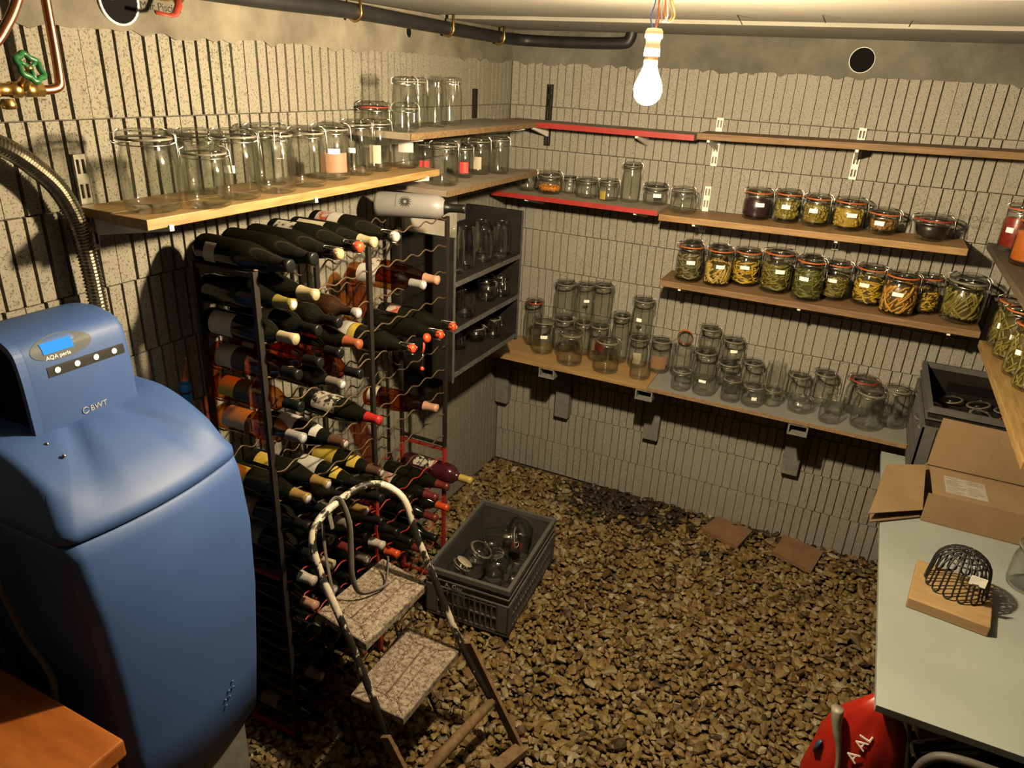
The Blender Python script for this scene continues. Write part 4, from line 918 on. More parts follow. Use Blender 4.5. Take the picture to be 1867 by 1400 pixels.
B = [  # row, slot, shape, glass, capsule, labels, extras, description
 (0, 0, 'sparkling', G, 'cap_black', [('label_cream', .045, .085, 1.2, .9)], dict(), 'black bottle with torn label remnant, leftmost on top of the rack'),
 (0, 1, 'sparkling', G, 'cap_black', [], dict(), 'plain black bottle second from left on top of the rack'),
 (0, 2, 'sparkling', G, 'cap_black', [], dict(cage='cork'), 'black bottle with cork and wire, third on top of the rack'),
 (0, 3, 'sparkling', G, None, [('label_floral', .03, .10, .9, .0)], dict(cage='cap_orange'), 'black bottle with red stopper and scratched label on top of the rack'),
 (0, 4, 'burgundy', G, 'cap_cream', [('label_cream', .03, .13, .8, .2)], dict(), 'black bottle with cream capsule and pale label on top of the rack'),
 (0, 5, 'sparkling', G, None, [('label_red', .03, .075, 2.6, 0), ('label_white', .077, .12, 2.6, 0)], dict(cage='cap_white'), 'black bottle with red and white label and caged cork on top of the rack'),
 (1, 0, 'burgundy', G, 'cap_olive', [], dict(), 'dark bottle with olive gold capsule in the second row'),
 (1, 1, 'burgundy', G, 'cap_cream', [], dict(), 'dark bottle with cream capsule in the second row'),
 (2, 0, 'bordeaux', G, 'cap_cream', [('label_cream', .03, .11, 2.0, .6)], dict(), 'dark bottle with beige label and cream capsule at the left, third row'),
 (2, 1, 'bordeaux', G, 'cap_black', [('label_cream', .10, .15, 1.6, 0)], dict(), 'dark bottle with pale shoulder label and black capsule, third row'),
 (2, 2, 'bordeaux', G, 'cap_black', [], dict(), 'plain dark bottle behind the pale shoulder label bottle, third row'),
 (2, 3, 'bordeaux', 'brown_glass', 'cap_silver', [], dict(capL=.02), 'dark bottle with rounded shining shoulder and silver capsule'),
 (2, 7, 'bordeaux', 'amber_glass', 'cap_silver', [('label_white', .045, .125, 2.2, .2)], dict(), 'rose bottle with white label and silver capsule'),
 (2, 8, 'burgundy', 'rose_glass', 'cap_pink', [('label_floral', .03, .075, 2.0, .2)], dict(), 'deep rose bottle with pink capsule behind the silver one'),
 (3, 0, 'bordeaux', 'rose_glass', 'cap_black', [('label_cream', .03, .09, 2.2, .5), ('label_black', .091, .14, 2.2, .5)], dict(), 'rose bottle with beige and black label at the left end'),
 (3, 1, 'bordeaux', 'rose_glass', 'cap_black', [('label_cream', .05, .09, 2.2, .2)], dict(), 'rose bottle with black capsule second from left in its row'),
 (3, 2, 'bordeaux', 'rose_glass', 'cap_black', [], dict(), 'unlabelled rose bottle with round shoulder, third in its row'),
 (3, 3, 'burgundy', G, 'cap_copper', [('label_red', .10, .165, 1.6, .0)], dict(), 'dark bottle with copper capsule and framed red label'),
 (4, 0, 'bordeaux', 'amber_glass', 'cap_black', [('label_yellow', .035, .09, 1.8, .3), ('label_black', .092, .14, 1.8, .3)], dict(), 'amber bottle with gold and black label at the left end'),
 (4, 2, 'bordeaux', G, 'cap_taupe', [], dict(), 'dark bottle with taupe capsule below the rose bottles'),
 (4, 3, 'bordeaux', 'rose_glass', 'cap_black', [], dict(), 'bright rose bottle with black capsule above the taupe one'),
 (4, 6, 'sparkling', G, None, [('label_white', .03, .07, 2.0, 0), ('label_yellow', .072, .10, 2.0, 0)], dict(cage='cap_orange'), 'dark caged bottle with white and yellow label and hanging red stopper'),
 (4, 8, 'sparkling', G, None, [], dict(cage='cap_orange'), 'dark caged bottle with orange stopper, second from the right'),
 (4, 9, 'sparkling', G, None, [('label_red', .045, .095, 1.4, .1)], dict(cage='cap_orange'), 'dark caged bottle with orange stopper and framed red label at the right'),
 (5, 0, 'bordeaux', 'amber_glass', 'cap_silver', [('label_cream', .035, .12, 2.0, .3)], dict(), 'amber bottle with cream label and silver capsule'),
 (6, 2, 'burgundy', G, 'cap_brown', [('label_white', .05, .12, 1.9, .1), ('label_white', .18, .205, 1.6, .1)], dict(), 'dark bottle with two white labels and brown capsule'),
 (6, 4, 'burgundy', G, 'cap_red', [('label_floral', .04, .14, 2.0, .1)], dict(), 'dark bottle with white flower label and bright red capsule'),
 (7, 0, 'burgundy', G, 'cap_gold', [('label_yellow', .03, .09, 2.0, .7)], dict(), 'dark bottle with jagged yellow label and gold capsule at the left'),
 (7, 1, 'burgundy', G, 'cap_gold', [('label_yellow', .04, .10, 1.0, .1)], dict(), 'dark bottle with small yellow label and gold capsule'),
 (7, 8, 'burgundy', 'rose_glass', 'cap_pink', [('label_cream', .02, .06, 1.8, .3)], dict(yaw=.12), 'rose bottle lying askew near the right post with pale pink capsule'),
 (8, 3, 'burgundy', G, 'cap_black', [('label_white', .04, .12, 1.8, .0), ('label_yellow', .175, .20, 1.5, 0)], dict(), 'dark bottle with white label and yellow neck label'),
 (8, 4, 'burgundy', G, 'cap_brown', [('label_yellow', .03, .12, 2.0, .1), ('label_yellow', .175, .205, 1.8, .1)], dict(), 'dark bottle with large yellow label and yellow neck label'),
 (8, 0, 'bordeaux', G, 'cap_black', [('label_brown', .04, .11, 2.0, .5), ('label_yellow', .07, .095, .7, .5)], dict(), 'dark bottle with brown and yellow label under the jagged yellow one'),
 (8, 1, 'bordeaux', G, 'cap_black', [], dict(), 'plain dark bottle under the small yellow label bottle'),
 (8, 2, 'bordeaux', G, 'cap_black', [('label_grey', .05, .12, 1.7, .2)], dict(), 'dark bottle with dull label left of the white labelled one'),
 (9, 0, 'bordeaux', G, 'cap_black', [('label_grey', .05, .12, 2.0, .4)], dict(), 'dark bottle with grey label at the left of the lowest black row'),
 (9, 1, 'bordeaux', G, 'cap_black', [], dict(), 'plain dark bottle second in the lowest black row'),
 (9, 2, 'burgundy', G, 'cap_taupe', [], dict(), 'dark bottle with taupe capsule in the lowest black row'),
 (9, 3, 'bordeaux', 'clear_glass', 'cap_gold', [], dict(), 'clear pale bottle with gold capsule behind the ladder top'),
 (9, 4, 'burgundy', G, 'cap_black', [('label_cream', .05, .12, 2.0, .0)], dict(), 'dark bottle with cream label behind the ladder top'),
 (11, 10, 'tall', 'purple_glass', 'cap_yellow', [('label_floral', .06, .16, 1.1, .1)], dict(tipx=.47), 'long dark red bottle with white scribbles and yellow capsule at the right post'),
 (11, 9, 'burgundy', G, 'cap_maroon', [], dict(), 'dark bottle with maroon capsule beside the long dark red bottle'),
 (11, 8, 'burgundy', G, 'cap_maroon', [('label_red', .04, .10, 1.6, .1)], dict(), 'dark bottle with red and white label behind the ladder tube'),
]
for row, s, sh, gl, cap, labs, ex, desc in B:
    ex = dict(ex); kw = dict(yaw=random.uniform(-.03, .03)+ex.pop('yaw', 0))
    bottle(desc, sh, gl, cap, SL(s), LV[row]+random.uniform(-.003, .003), labels=labs, turn=(.55 if row < 5 else .4)+random.uniform(-.15, .15), **ex, **kw)
# the dimmer bottles lower down
low = {10: [0, 1, 2, 3, 4, 6], 11: [0, 1, 3, 4, 5], 12: [0, 2, 3, 5, 6, 8, 9], 13: [0, 1, 3, 4, 7, 8], 14: [0, 1, 2, 4, 6], 15: [0, 1, 3, 5], 16: [0, 2]}
ordn = ['first', 'second', 'third', 'fourth', 'fifth', 'sixth', 'seventh', 'eighth', 'ninth', 'tenth', 'eleventh']
capn = {'cap_white': 'white', 'cap_black': 'black', 'cap_orange': 'orange', 'cap_maroon': 'maroon', 'cap_cream': 'cream', 'cap_taupe': 'taupe', 'cap_pink': 'pinkish'}
fix = {(10, 0): 'cap_white', (11, 0): 'cap_pink', (10, 1): 'cap_cream', (12, 3): 'cap_black', (12, 5): 'cap_orange', (12, 9): 'cap_orange', (12, 8): 'cap_maroon', (11, 4): 'cap_white'}
for r, ss in low.items():
    for s in ss:
        c = fix.get((r, s)) or random.choice(['cap_black', 'cap_black', 'cap_maroon', 'cap_taupe'])
        lab = [('label_grey', .05, .12, 1.8, .2)] if random.random() < .3 else []
        bottle('dark bottle with %s capsule in the red rack, %s row down, %s slot from left' % (capn[c], ordn[r-10], ordn[s]), random.choice(['bordeaux', 'burgundy']), G, c, SL(s), LV[r]+random.uniform(-.003, .003), labels=lab, turn=.4, yaw=random.uniform(-.03, .03), group='dark bottles in the red rack')
# the grey bottle on the right end of the top wires
L = .326
t = bottle('pale grey bottle with black sun emblem and black capsule lying on the rack top', 'tall', 'frosted_grey', 'cap_black', -1.165, 1.690, tipx=.405, yaw=.36, capL=.075)
m = MB(); pts = []
for i in range(32):
    a = math.pi*2*i/32; rr = .026 if i % 2 == 0 else .0135; pts.append((rr*math.cos(a), rr*math.sin(a)))
def wrap(u, v, r=.0446, x0=.115, a0=1.12):   # lay a flat drawing on the bottle, u along the axis, v round it
    a = a0+v/r; return (x0+u, -r*math.sin(a), r*math.cos(a))
ring = [(.0055*math.cos(2*math.pi*i/32),   .0055*math.sin(2*math.pi*i/32)) for i in range(32)]
v = [wrap(*q) for q in pts]+[wrap(*q) for q in ring]
m.add(v, [(i, (i+1) % 32, 32+(i+1) % 32, 32+i) for i in range(32)]); m.build('sun_emblem', 'ink', t)
m = MB(); v = [wrap(-.034+k*.0012, q*.006-.034) for q in range(10) for k in (0, 1)]
m.add(v, [(2*i, 2*i+1, 2*i+3, 2*i+2) for i in range(9)]); m.build('printed_line', 'ink', t)
# red flip stopper hanging from the caged bottle in the rack
t = thing('bottle_stopper', 'bright red flip-top stopper hanging by its wire among the caged bottles', 'stopper', (.43, -1.48, 1.30))
MB().lathe([(0, 0), (.012, .001), (.017, .006), (.0165, .014), (.012, .020), (0, .022)], 18, Matrix.Rotation(R_(80), 4, 'Y')).build('cap', 'cap_orange', t)
MB().tube([(.004, -.006, -.004), (.006, -.012, -.03), (.004, -.016, -.05)], .006, 8, flat=.5).build('tongue', 'cap_orange', t)
MB().tube([(.004, -.016, -.045), (.006, -.018, -.075), (.004, -.020, -.10)], .0012, 5).build('string', 'wire_steel', t)
MB().lathe([(0, -.008), (.007, -.005), (.008, 0), (.005, .006), (0, .008)], 12, Matrix.Translation((.004, -.021, -.105))).build('pull_knob', 'cap_orange', t)
# ---------------------------------------------------------------- blue water softener on its pedestal
SO = Vector((.0, -2.555, .40))
t = thing('water_softener', 'blue plastic water softener with a lit display head', 'water softener', tuple(SO))
def sect(x0, x1, y0, y1, z, p=4.0, n=80, bulge=0.0):
    """rounded rectangle with a bowed front; the same point count for every height"""
    r = .032; cx, cy, rx, ry = (x0+x1)/2, (y0+y1)/2, (x1-x0)/2, (y1-y0)/2; pts = []
    for k, (sx, sy) in enumerate(((1, 1), (-1, 1), (-1, -1), (1, -1))):
        for i in range(9):
            a = math.pi/2*(k+i/8); pts.append((cx+sx*(rx-r)+r*math.cos(a), cy+sy*(ry-r)+r*math.sin(a)))
        nx = ((-1, 1), (-1, -1), (1, -1), (1, 1))[k]; a = math.pi/2*(k+1)
        e0 = pts[-1]; e1 = (cx+nx[0]*(rx-r)+r*math.cos(a), cy+nx[1]*(ry-r)+r*math.sin(a))
        for i in range(1, 11): pts.append((e0[0]+(e1[0]-e0[0])*i/11, e0[1]+(e1[1]-e0[1])*i/11))
    out = []
    for xx, yy in pts:
        if xx > cx: xx += bulge*(1-((yy-cy)/ry)**2)*((xx-cx)/rx)
        out.append((xx-SO.x, yy-SO.y, z-SO.z))
    return out
body = [(.05, .36, -2.70, -2.345, .402), (.035, .395, -2.725, -2.325, .42), (.03, .405, -2.73, -2.312, .6), (.03, .425, -2.745, -2.305, .85), (.03, .43, -2.757, -2.303, 1.05), (.03, .415, -2.765, -2.305, 1.20), (.03, .405, -2.768, -2.307, 1.232), (.03, .399, -2.765, -2.310, 1.237)]
MB().loft([sect(a, b, c, d, z, 11.0, bulge=.03) for a, b, c, d, z in body]).build('cabinet', 'blue_plastic', t)
# lid: grooved seam, then a sloping top with two flutes running to the front corners
lidr = [(.03, .397, -2.763, -2.312, 1.238), (.03, .405, -2.768, -2.307, 1.243), (.03, .404, -2.767, -2.308, 1.262), (.03, .392, -2.760, -2.316, 1.278)]
rings = [sect(a, b, c, d, z, 11.0, bulge=.03) for a, b, c, d, z in lidr]
m = MB()
for j in range(1, 13):
    f = j/12; base = sect(.03, .392, -2.760, -2.316, 0, 11.0, bulge=.03); cx, cy = .13, -2.53
    ring = []
    for (x, y, _) in base:
        X, Y = x+SO.x, y+SO.y; X2 = cx+(X-cx)*(1-f*.97); Y2 = cy+(Y-cy)*(1-f*.97)
        u = max(0, min(1, (.43-X2)/.26)); z = 1.278+.118*(1-(1-u)**1.7)
        v_ = (Y2-cy)/.2
        fl = abs(abs(v_)-(.22+.50*(1-u))); z -= max(0, .020*(1-fl/.17))*(u*(1-u)*3.2 if X2 > .15 else 0)
        edge = max(0, (1-f)-.86)/.14; z -= .012*edge
        ring.append((X2-SO.x, Y2-SO.y, z-SO.z))
    rings.append(ring)
m.loft(rings); m.build('lid', 'blue_plastic', t)
MB().loft([sect(.035, .392, -2.758, -2.317, z, 11.0, bulge=.03) for z in (1.2365, 1.2385)]).build('seam', 'black_plastic', t)
# control head: hood with slanted front, extruded along y
hp = [(.015, 1.375), (.205, 1.372), (.206, 1.40), (.203, 1.50), (.196, 1.555), (.186, 1.577), (.165, 1.592), (.12, 1.602), (.06, 1.600), (.015, 1.590)]
hp = [(p.x, p.z) for p in smooth_path([(x, 0, z) for x, z in hp[1:]], 3)]; hp = [(.015, 1.375)]+hp
H0, H1 = -2.645, -2.408
def hood(y0, y1, sc=1.0):
    cx, cz = .11, 1.49
    return [[(cx+(x-cx)*k-SO.x, y-SO.y, cz+(z-cz)*k-SO.z) for x, z in hp] for y, k in ((y0, sc*.985), (y0+.006, sc), (y1-.012, sc), (y1-.004, sc*.985), (y1, sc*.955))]
m = MB().loft(hood(H0, H1), smooth=True, cap=True); hd = m.build('control_head', 'blue_plastic', t)
rim = []
cx, cz = .11, 1.49
v = []; f = []
for y, k in ((H0-.014, 1.0), (H0+.004, 1.005), (H0-.014, .86), (H0+.004, .86)): v += [(cx+(x-cx)*k-SO.x, y-SO.y, cz+(z-cz)*k-SO.z) for x, z in hp]
q = len(hp)
for i in range(q):
    r = (i+1) % q; f += [(i, q+i, q+r, r), (i, r, 2*q+r, 2*q+i), (2*q+i, 2*q+r, 3*q+r, 3*q+i)]
MB().add(v, f).build('hood_rim', 'blue_plastic', hd)
MB().add([(cx+(x-cx)*.87-SO.x, H0-.001-SO.y, cz+(z-cz)*.87-SO.z) for x, z in hp], [tuple(range(q))]).build('side_recess', 'black_void', hd)
def hx(z):   # front face x at height z
    for (xa, za), (xb, zb) in zip(hp[1:], hp[2:]):
        if za <= z <= zb: return xa+(xb-xa)*(z-za)/(zb-za)
    return .19
def front_patch(y0, y1, z0, z1, off, name, mat, ell=False, parent=hd, n=28, slant=0.0):
    m = MB(); v = []; f = []
    if ell:
        v = [((hx((z0+z1)/2)+off)-SO.x, (y0+y1)/2-SO.y, (z0+z1)/2-SO.z)]
        for i in range(n):
            a = 2*math.pi*i/n; yy = (y0+y1)/2+(y1-y0)/2*math.cos(a); zz = (z0+z1)/2+(z1-z0)/2*math.sin(a)+slant*(yy-(y0+y1)/2); v.append((hx(zz)+off-SO.x, yy-SO.y, zz-SO.z))
        f = [(0, 1+i, 1+(i+1) % n) for i in range(n)]
    else:
        k = 4
        for i in range(k+1):
            zz = z0+(z1-z0)*i/k
            for yy in (y0, y1): v.append((hx(zz)+off-SO.x, yy-SO.y, zz-SO.z))
        f = [(2*i, 2*i+1, 2*i+3, 2*i+2) for i in range(k)]
    m.add(v, f); return m.build(name, mat, parent)
dp = front_patch(-2.627, -2.490, 1.5385, 1.588, .0012, 'display_panel', 'panel_grey', True)
front_patch(-2.602, -2.534, 1.556, 1.578, .0024, 'screen', 'lcd_glow', parent=dp)
st = front_patch(-2.604, -2.422, 1.506, 1.529, .0012, 'button_strip', 'black_plastic')
for y in (-2.583, -2.538, -2.493, -2.448):
    front_patch(y-.0065, y+.0065, 1.5115, 1.5245, .0026, 'button', 'button_white', True, st, 16)
text_part('lettering', 'AQA perla', .0125, 'button_white', hd, (hx(1.546)+.0015-SO.x, -2.6-SO.y, 1.543-SO.z), (0, 1, 0), (-.09, 0, 1), .0004)
text_part('brand_lettering', 'BWT', .019, 'chrome', hd, (.2065-SO.x, -2.532-SO.y, 1.400-SO.z), (0, 1, 0), (0, 0, 1), .0008)
MB().tube(arc_pts((.207-SO.x, -2.543-SO.y, 1.4065-SO.z), .007, .5, 5.9, 14, (0, 1, 0), (0, 0, 1)), .0012, 6).build('brand_emblem', 'chrome', hd)
for i, (y, z) in enumerate(((-2.475, .58), (-2.46, .60), (-2.445, .62), (-2.475, .56), (-2.46, .58), (-2.445, .60))):
    MB().lathe([(0, .002), (.003, .001), (.0035, -.002)], 10, Matrix.Translation((.437-SO.x, y-SO.y, z-SO.z)) @ Matrix.Rotation(R_(90), 4, 'Y')).build('rivet_dot', 'blue_plastic', t)
for x, y, z in ((.19, -2.43, 1.40), (.24, -2.66, 1.386), (.29, -2.66, 1.372)):
    MB().lathe([(0, .006), (.004, .004), (.0045, 0)], 10, Matrix.Translation((x-SO.x, y-SO.y, z-SO.z-.004))).build('lid_screw', 'steel', t)
p_ = thing('pedestal', 'dark concrete block pedestal under the water softener', 'pedestal', (.03, -2.74, 0))
for k in range(2): MB().box((0, 0, .2*k-.005), (.34, .37, .2*k+.198), c=.004).build('block', 'grey_concrete', p_)
MB().box((.34, .28, .10), (.44, .39, .125), mtx=None, c=.003).build('ledge_tile', 'terracotta', p_)
MB().box((.33, .02, .0), (.36, .37, .10), c=.003).build('footing', 'grey_concrete', p_)
tb = thing('plastic_tube', 'bright blue plastic tube end standing behind the water softener', 'tube', (.05, -2.15, .9))
MB().lathe([(.013, 0), (.016, 0), (.016, .37), (.017, .372), (.017, .385), (.015, .39), (.012, .39), (.012, .2)], 18).build('tube', 'blue_tube', tb)
MB().lathe([(.0163, .362), (.0168, .363), (.0168, .367), (.0163, .368)], 18).build('collar', 'black_rubber', tb)
h = MB().tube(smooth_path([(.20, -2.795, 1.2), (.195, -2.795, 1.09), (.225, -2.79, .96), (.285, -2.79, .88), (.295, -2.80, .80), (.29, -2.80, .6)], 8), .008, 8).build('drain_hose', 'hose_grey')
tag(h, 'grey drain hose running down beside the water softener', 'hose')
# orange board cabinet in the near left corner
t = thing('wooden_chest', 'orange varnished wooden chest corner in the near left foreground', 'chest', (-.0, -3.25, 0))
MB().box((.0, -.0, .805), (.545, .435, .85), c=.006).build('top_board', 'orange_wood', t)
MB().box((.02, .02, .0), (.53, .42, .805), c=.002).build('carcass', 'orange_wood_end', t)
MB().box((.53, .03, .02), (.537, .41, .79), c=.002).build('door', 'orange_wood_end', t)
# ---------------------------------------------------------------- step ladder with worn black tubes
LO = Vector((.86, -1.95, 0.0))
t = thing('step_ladder', 'small two-step ladder with paint-worn black tube frame standing before the rack', 'ladder', tuple(LO))
path = [(.862, -2.145, .0), (.80, -2.142, .10), (.735, -2.138, .21), (.675, -2.133, .33), (.60, -2.13, .51), (.54, -2.13, .65), (.478, -2.127, .78), (.447, -2.115, .868), (.438, -2.07, .912), (.440, -1.98, .928), (.452, -1.89, .932), (.475, -1.835, .922), (.512, -1.808, .903), (.560, -1.80, .862), (.605, -1.80, .74), (.668, -1.80, .605), (.776, -1.80, .37), (.895, -1.80, .185)]
MB().tube(smooth_path([Vector(q)-LO for q in path], 6), .0115, 12).build('tube_frame', 'worn_tube', t)
for z, Q in ((.562, [(.432, -1.755), (.640, -1.795), (.628, -2.118), (.412, -2.078)]), (.342, [(.550, -1.795), (.775, -1.797), (.765, -2.13), (.570, -2.13)])):
    A, B_, C_, D_ = [Vector((q[0], q[1], z))-LO for q in Q]      # back right, front right, front left, back left
    P2 = lambda u, v, dz=0.0: (A*(1-u)+B_*u)*(1-v)+(D_*(1-u)+C_*u)*v+Vector((0, 0, dz))
    m = MB(); ring = [P2(0, 0), P2(1, 0), P2(1, 1), P2(0, 1)]
    inn = [P2(.012, .008, .003), P2(.988, .008, .003), P2(.988, .992, .003), P2(.012, .992, .003)]
    m.loft([[p+Vector((0, 0, -.024)) for p in ring], ring, inn], smooth=False); sp = m.build('step', 'worn_step', t)
    for a_, b_ in (((.30, .15), (.30, .85)), ((.30, .85), (.70, .85)), ((.70, .85), (.70, .15)), ((.70, .15), (.30, .15)), ((.03, .02), (.30, .15)), ((.03, .98), (.30, .85)), ((.97, .02), (.70, .15)), ((.97, .98), (.70, .85)), ((.5, .15), (.5, .85))):
        MB().tube([P2(*a_, .0032), P2(*b_, .0032)], .0032, 5, flat=.5).build('pressed_line', 'step_rust', sp)
    m = MB(); rnd = random.Random(3)
    for i in range(12):
        for j in range(17):
            c_ = P2(.05+.9*i/11+rnd.uniform(-.01, .01), .03+.94*j/16+rnd.uniform(-.006, .006))
            m.lathe([(.0028, .002), (.0036, .0048), (.0052, .0048), (.0060, .002)], 8, Matrix.Translation(c_))
    o = m.build('anti_slip_rings', 'worn_ring', sp); o['kind'] = 'stuff'
    for q in (P2(.04, .03), P2(.04, .97)):
        MB().tube([q+Vector((0, 0, -.02)), q+Vector((.05, 0, -z*.5)), Vector((q.x+.13, q.y, .0))], .005, 6).build('stay', 'black_metal', sp)
MB().tube([Vector((.905, -1.795, .175))-LO, Vector((.87, -1.97, .165))-LO, Vector((.838, -2.15, .15))-LO], [.015, .018, .020], 12).build('bottom_rung', 'weathered_wood', t)
def plank(a, b, w_, h_, name, mat):
    a, b = Vector(a)-LO, Vector(b)-LO; d = (b-a); L = d.length; d.normalize(); up = Vector((0, 0, 1)); s_ = d.cross(up).normalized(); u = s_.cross(d)
    mtx = Matrix(((d.x, s_.x, u.x, a.x), (d.y, s_.y, u.y, a.y), (d.z, s_.z, u.z, a.z), (0, 0, 0, 1)))
    return MB().box((0, -w_/2, -h_/2), (L, w_/2, h_/2), mtx, c=.002).build(name, mat, t)
plank((.795, -1.782, .37), (1.035, -1.812, .005), .014, .034, 'wooden_leg', 'weathered_wood')
plank((1.03, -1.81, .03), (.985, -1.93, .03), .045, .03, 'wooden_foot', 'weathered_wood')
plank((.715, -2.155, .27), (.87, -2.16, .01), .014, .036, 'wooden_leg', 'weathered_wood')
# strap hung over the left shoulder of the frame
P = smooth_path([(.452, -2.03, .86), (.435, -2.02, .915), (.436, -2.0, .943), (.452, -1.985, .935), (.475, -1.98, .86), (.48, -1.985, .76), (.485, -1.99, .67), (.50, -1.975, .60), (.525, -1.93, .585), (.535, -1.89, .583), (.515, -1.845, .60), (.50, -1.82, .64)], 7)
s_ = MB().tube(P, .0095, 8, flat=.35).build('strap', 'strap'); tag(s_, 'grey webbing strap draped over the ladder top, loose end curled on the upper step', 'strap')
s_ = MB().tube(smooth_path([(.418, -2.035, .905), (.424, -2.04, .82), (.43, -2.04, .74), (.436, -2.035, .66), (.44, -2.03, .60)], 6), .007, 8, flat=.4).build('strap', 'strap'); tag(s_, 'straight grey strap tail hanging left of the curled strap', 'strap')
# ---------------------------------------------------------------- plastic crates
def crate(label, loc, rz, lx, ly, h, mat='grey_plastic', side='grey_plastic_side', scribble=None):
    t = thing('plastic_crate', label, 'crate', loc, (0, 0, rz), group='grey stacking crates'); k = .012
    X, Y = lx/2, ly/2
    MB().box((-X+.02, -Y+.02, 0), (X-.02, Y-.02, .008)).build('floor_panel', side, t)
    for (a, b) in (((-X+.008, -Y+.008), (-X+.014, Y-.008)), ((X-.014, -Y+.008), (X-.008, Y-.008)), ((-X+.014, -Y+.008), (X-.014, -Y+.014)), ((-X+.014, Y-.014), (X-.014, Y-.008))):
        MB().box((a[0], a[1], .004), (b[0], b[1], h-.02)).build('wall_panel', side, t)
    # rim: hollow frame
    def frame(z0, z1, o, i, name, mt):
        v = []
        for z in (z0, z1):
            for d in (o, i): v += [(-X-d, -Y-d, z), (X+d, -Y-d, z), (X+d, Y+d, z), (-X-d, Y+d, z)]
        f = []
        for q in range(4):
            r = (q+1) % 4; f += [(q, r, 8+r, 8+q), (4+q, 12+q, 12+r, 4+r), (8+q, 8+r, 12+r, 12+q), (q, 4+q, 4+r, r)]
        return MB().add(v, f).build(name, mt, t)
    frame(h-.022, h, .0, -.016, 'rim', mat); frame(h-.05, h-.045, .0, -.009, 'rib', mat); frame(h-.085, h-.08, .0, -.009, 'rib', mat); frame(0, .018, -.002, -.012, 'base_rim', mat)
    for s in (-1, 1):
        for q in (-1, 1):
            MB().box((min(s*X, s*(X-.05)), min(q*Y, q*(Y-.007)), .018), (max(s*X, s*(X-.05)), max(q*Y, q*(Y-.007)), h-.085)).build('corner_post', mat, t)
            MB().box((min(s*X, s*(X-.007)), min(q*Y, q*(Y-.05)), .018), (max(s*X, s*(X-.007)), max(q*Y, q*(Y-.05)), h-.085)).build('corner_post', mat, t)
    for q in (-1, 1):   # grid of slats on the short and long sides
        for z in (.075, .135):
            MB().box((-X+.05, min(q*Y, q*(Y-.008)), z), (X-.05, max(q*Y, q*(Y-.008)), z+.006)).build('grid_bar', mat, t)
            MB().box((min(q*X, q*(X-.008)), -Y+.05, z), (max(q*X, q*(X-.008)), Y-.05, z+.006)).build('grid_bar', mat, t)
        nx = 11
        for i in range(nx+1):
            x = -X+.05+(lx-.1)*i/nx; MB().box((x-.003, min(q*Y, q*(Y-.0075)), .018), (x+.003, max(q*Y, q*(Y-.0075)), h-.085)).build('grid_slat', mat, t)
        ny = 17
        for i in range(ny+1):
            y = -Y+.05+(ly-.1)*i/ny; MB().box((min(q*X, q*(X-.0075)), y-.003, .018), (max(q*X, q*(X-.0075)), y+.003, h-.085)).build('grid_slat', mat, t)
    return t
cz_ = .02
c1 = crate('grey plastic crate of jumbled empty jars standing on the gravel', (.545, -1.085, cz_), R_(3.6), .375, .57, .235)
text_part('chalk_lettering', 'A. Gau', .028, 'chalk', c1, (-.10, -.2862, .165), (1, 0, 0), (0, 0, 1), .0004)
for i, (x, y, z, R, H, rx, rz, kw, lab) in enumerate((
  (-.095, .115, .125, .06, .17, 1.35, .3, {}, 'jar lying at the far left in the gravel crate'), (.055, .145, .135, .062, .17, 1.5, 1.9, {'lab': 'red'}, 'lying jar with red label at the far end of the gravel crate'),
  (-.095, -.055, .10, .058, .13, .5, .4, {'lab': 'tag'}, 'upturned jar with white sticker in the middle of the gravel crate'), (.015, -.02, .09, .048, .10, .25, 0, {'lid': False}, 'open jar in the centre of the gravel crate'),
  (.105, -.06, .07, .05, .12, .2, 0, {'lid': False}, 'open jar at the right side of the gravel crate'), (-.03, -.20, .125, .05, .18, 1.5, -1.45, {'style': 'open'}, 'ribbed jar lying along the near end of the gravel crate'),
  (-.13, -.17, .09, .048, .11, .6, .8, {}, 'jar with cream lid at the near left of the gravel crate'), (.105, .035, .03, .042, .11, .15, 0, {'lid': False}, 'small jar deep at the right of the gravel crate'), (-.02, .06, .012, .045, .12, .0, 0, {}, 'jar standing at the bottom of the gravel crate middle'))):
    c, s = math.cos(R_(3.6)), math.sin(R_(3.6)); wx, wy = .545+x*c-y*s, -1.085+x*s+y*c
    j = jar(lab, wx, wy, cz_+.006+z, R, H, group='jumbled jars in the gravel crate', rot=(0, rx, rz), **kw)
    if 'cream lid' in lab: MB().lathe([(0, 1.004), (.75, 1.003), (.78, .99)], 20).build('lid_paper', 'label_cream', j)
c2 = crate('grey plastic crate filled with jar lids on the table in the back right corner', (2.258, -.296, .7505), 0, .39, .55, .33, side='dusty_black')
MB().box((-.08, .258, .22), (.10, .262, .26)).build('grip_hole', 'black_void', c2)
rnd = random.Random(11)
for i in range(16):
    x = 2.10+.10*(i % 4)+rnd.uniform(-.01, .01); y = -.50+.125*(i//4)+rnd.uniform(-.012, .012)
    lt = thing('jar_lid', 'loose glass jar lid in the lid crate, %s row from front, %s from left' % (ordn[i//4], ordn[i % 4]), 'lid', (x, y, .955+rnd.uniform(0, .012)), (rnd.uniform(-.3, .3), rnd.uniform(-.3, .3), rnd.uniform(0, 6)), group='loose lids in the crate')
    MB().lathe([(0, .002), (.036, .0), (.042, .002), (.044, .008), (.040, .013), (.026, .018), (0, .017)], 22).build('glass_disc', 'clear_glass', lt)
    MB().lathe([(.036, -.001), (.045, -.001), (.045, .002), (.036, .002)], 22).build('seal', 'rubber_red' if i in (3, 7, 11) else 'rubber_clear', lt)
o = MB().box((2.08, -.55, .93), (2.435, -.04, .95)).build('lid_heap', 'black_plastic'); tag(o, 'dark heap of lids filling the crate below the loose lids', 'lids'); o['kind'] = 'stuff'
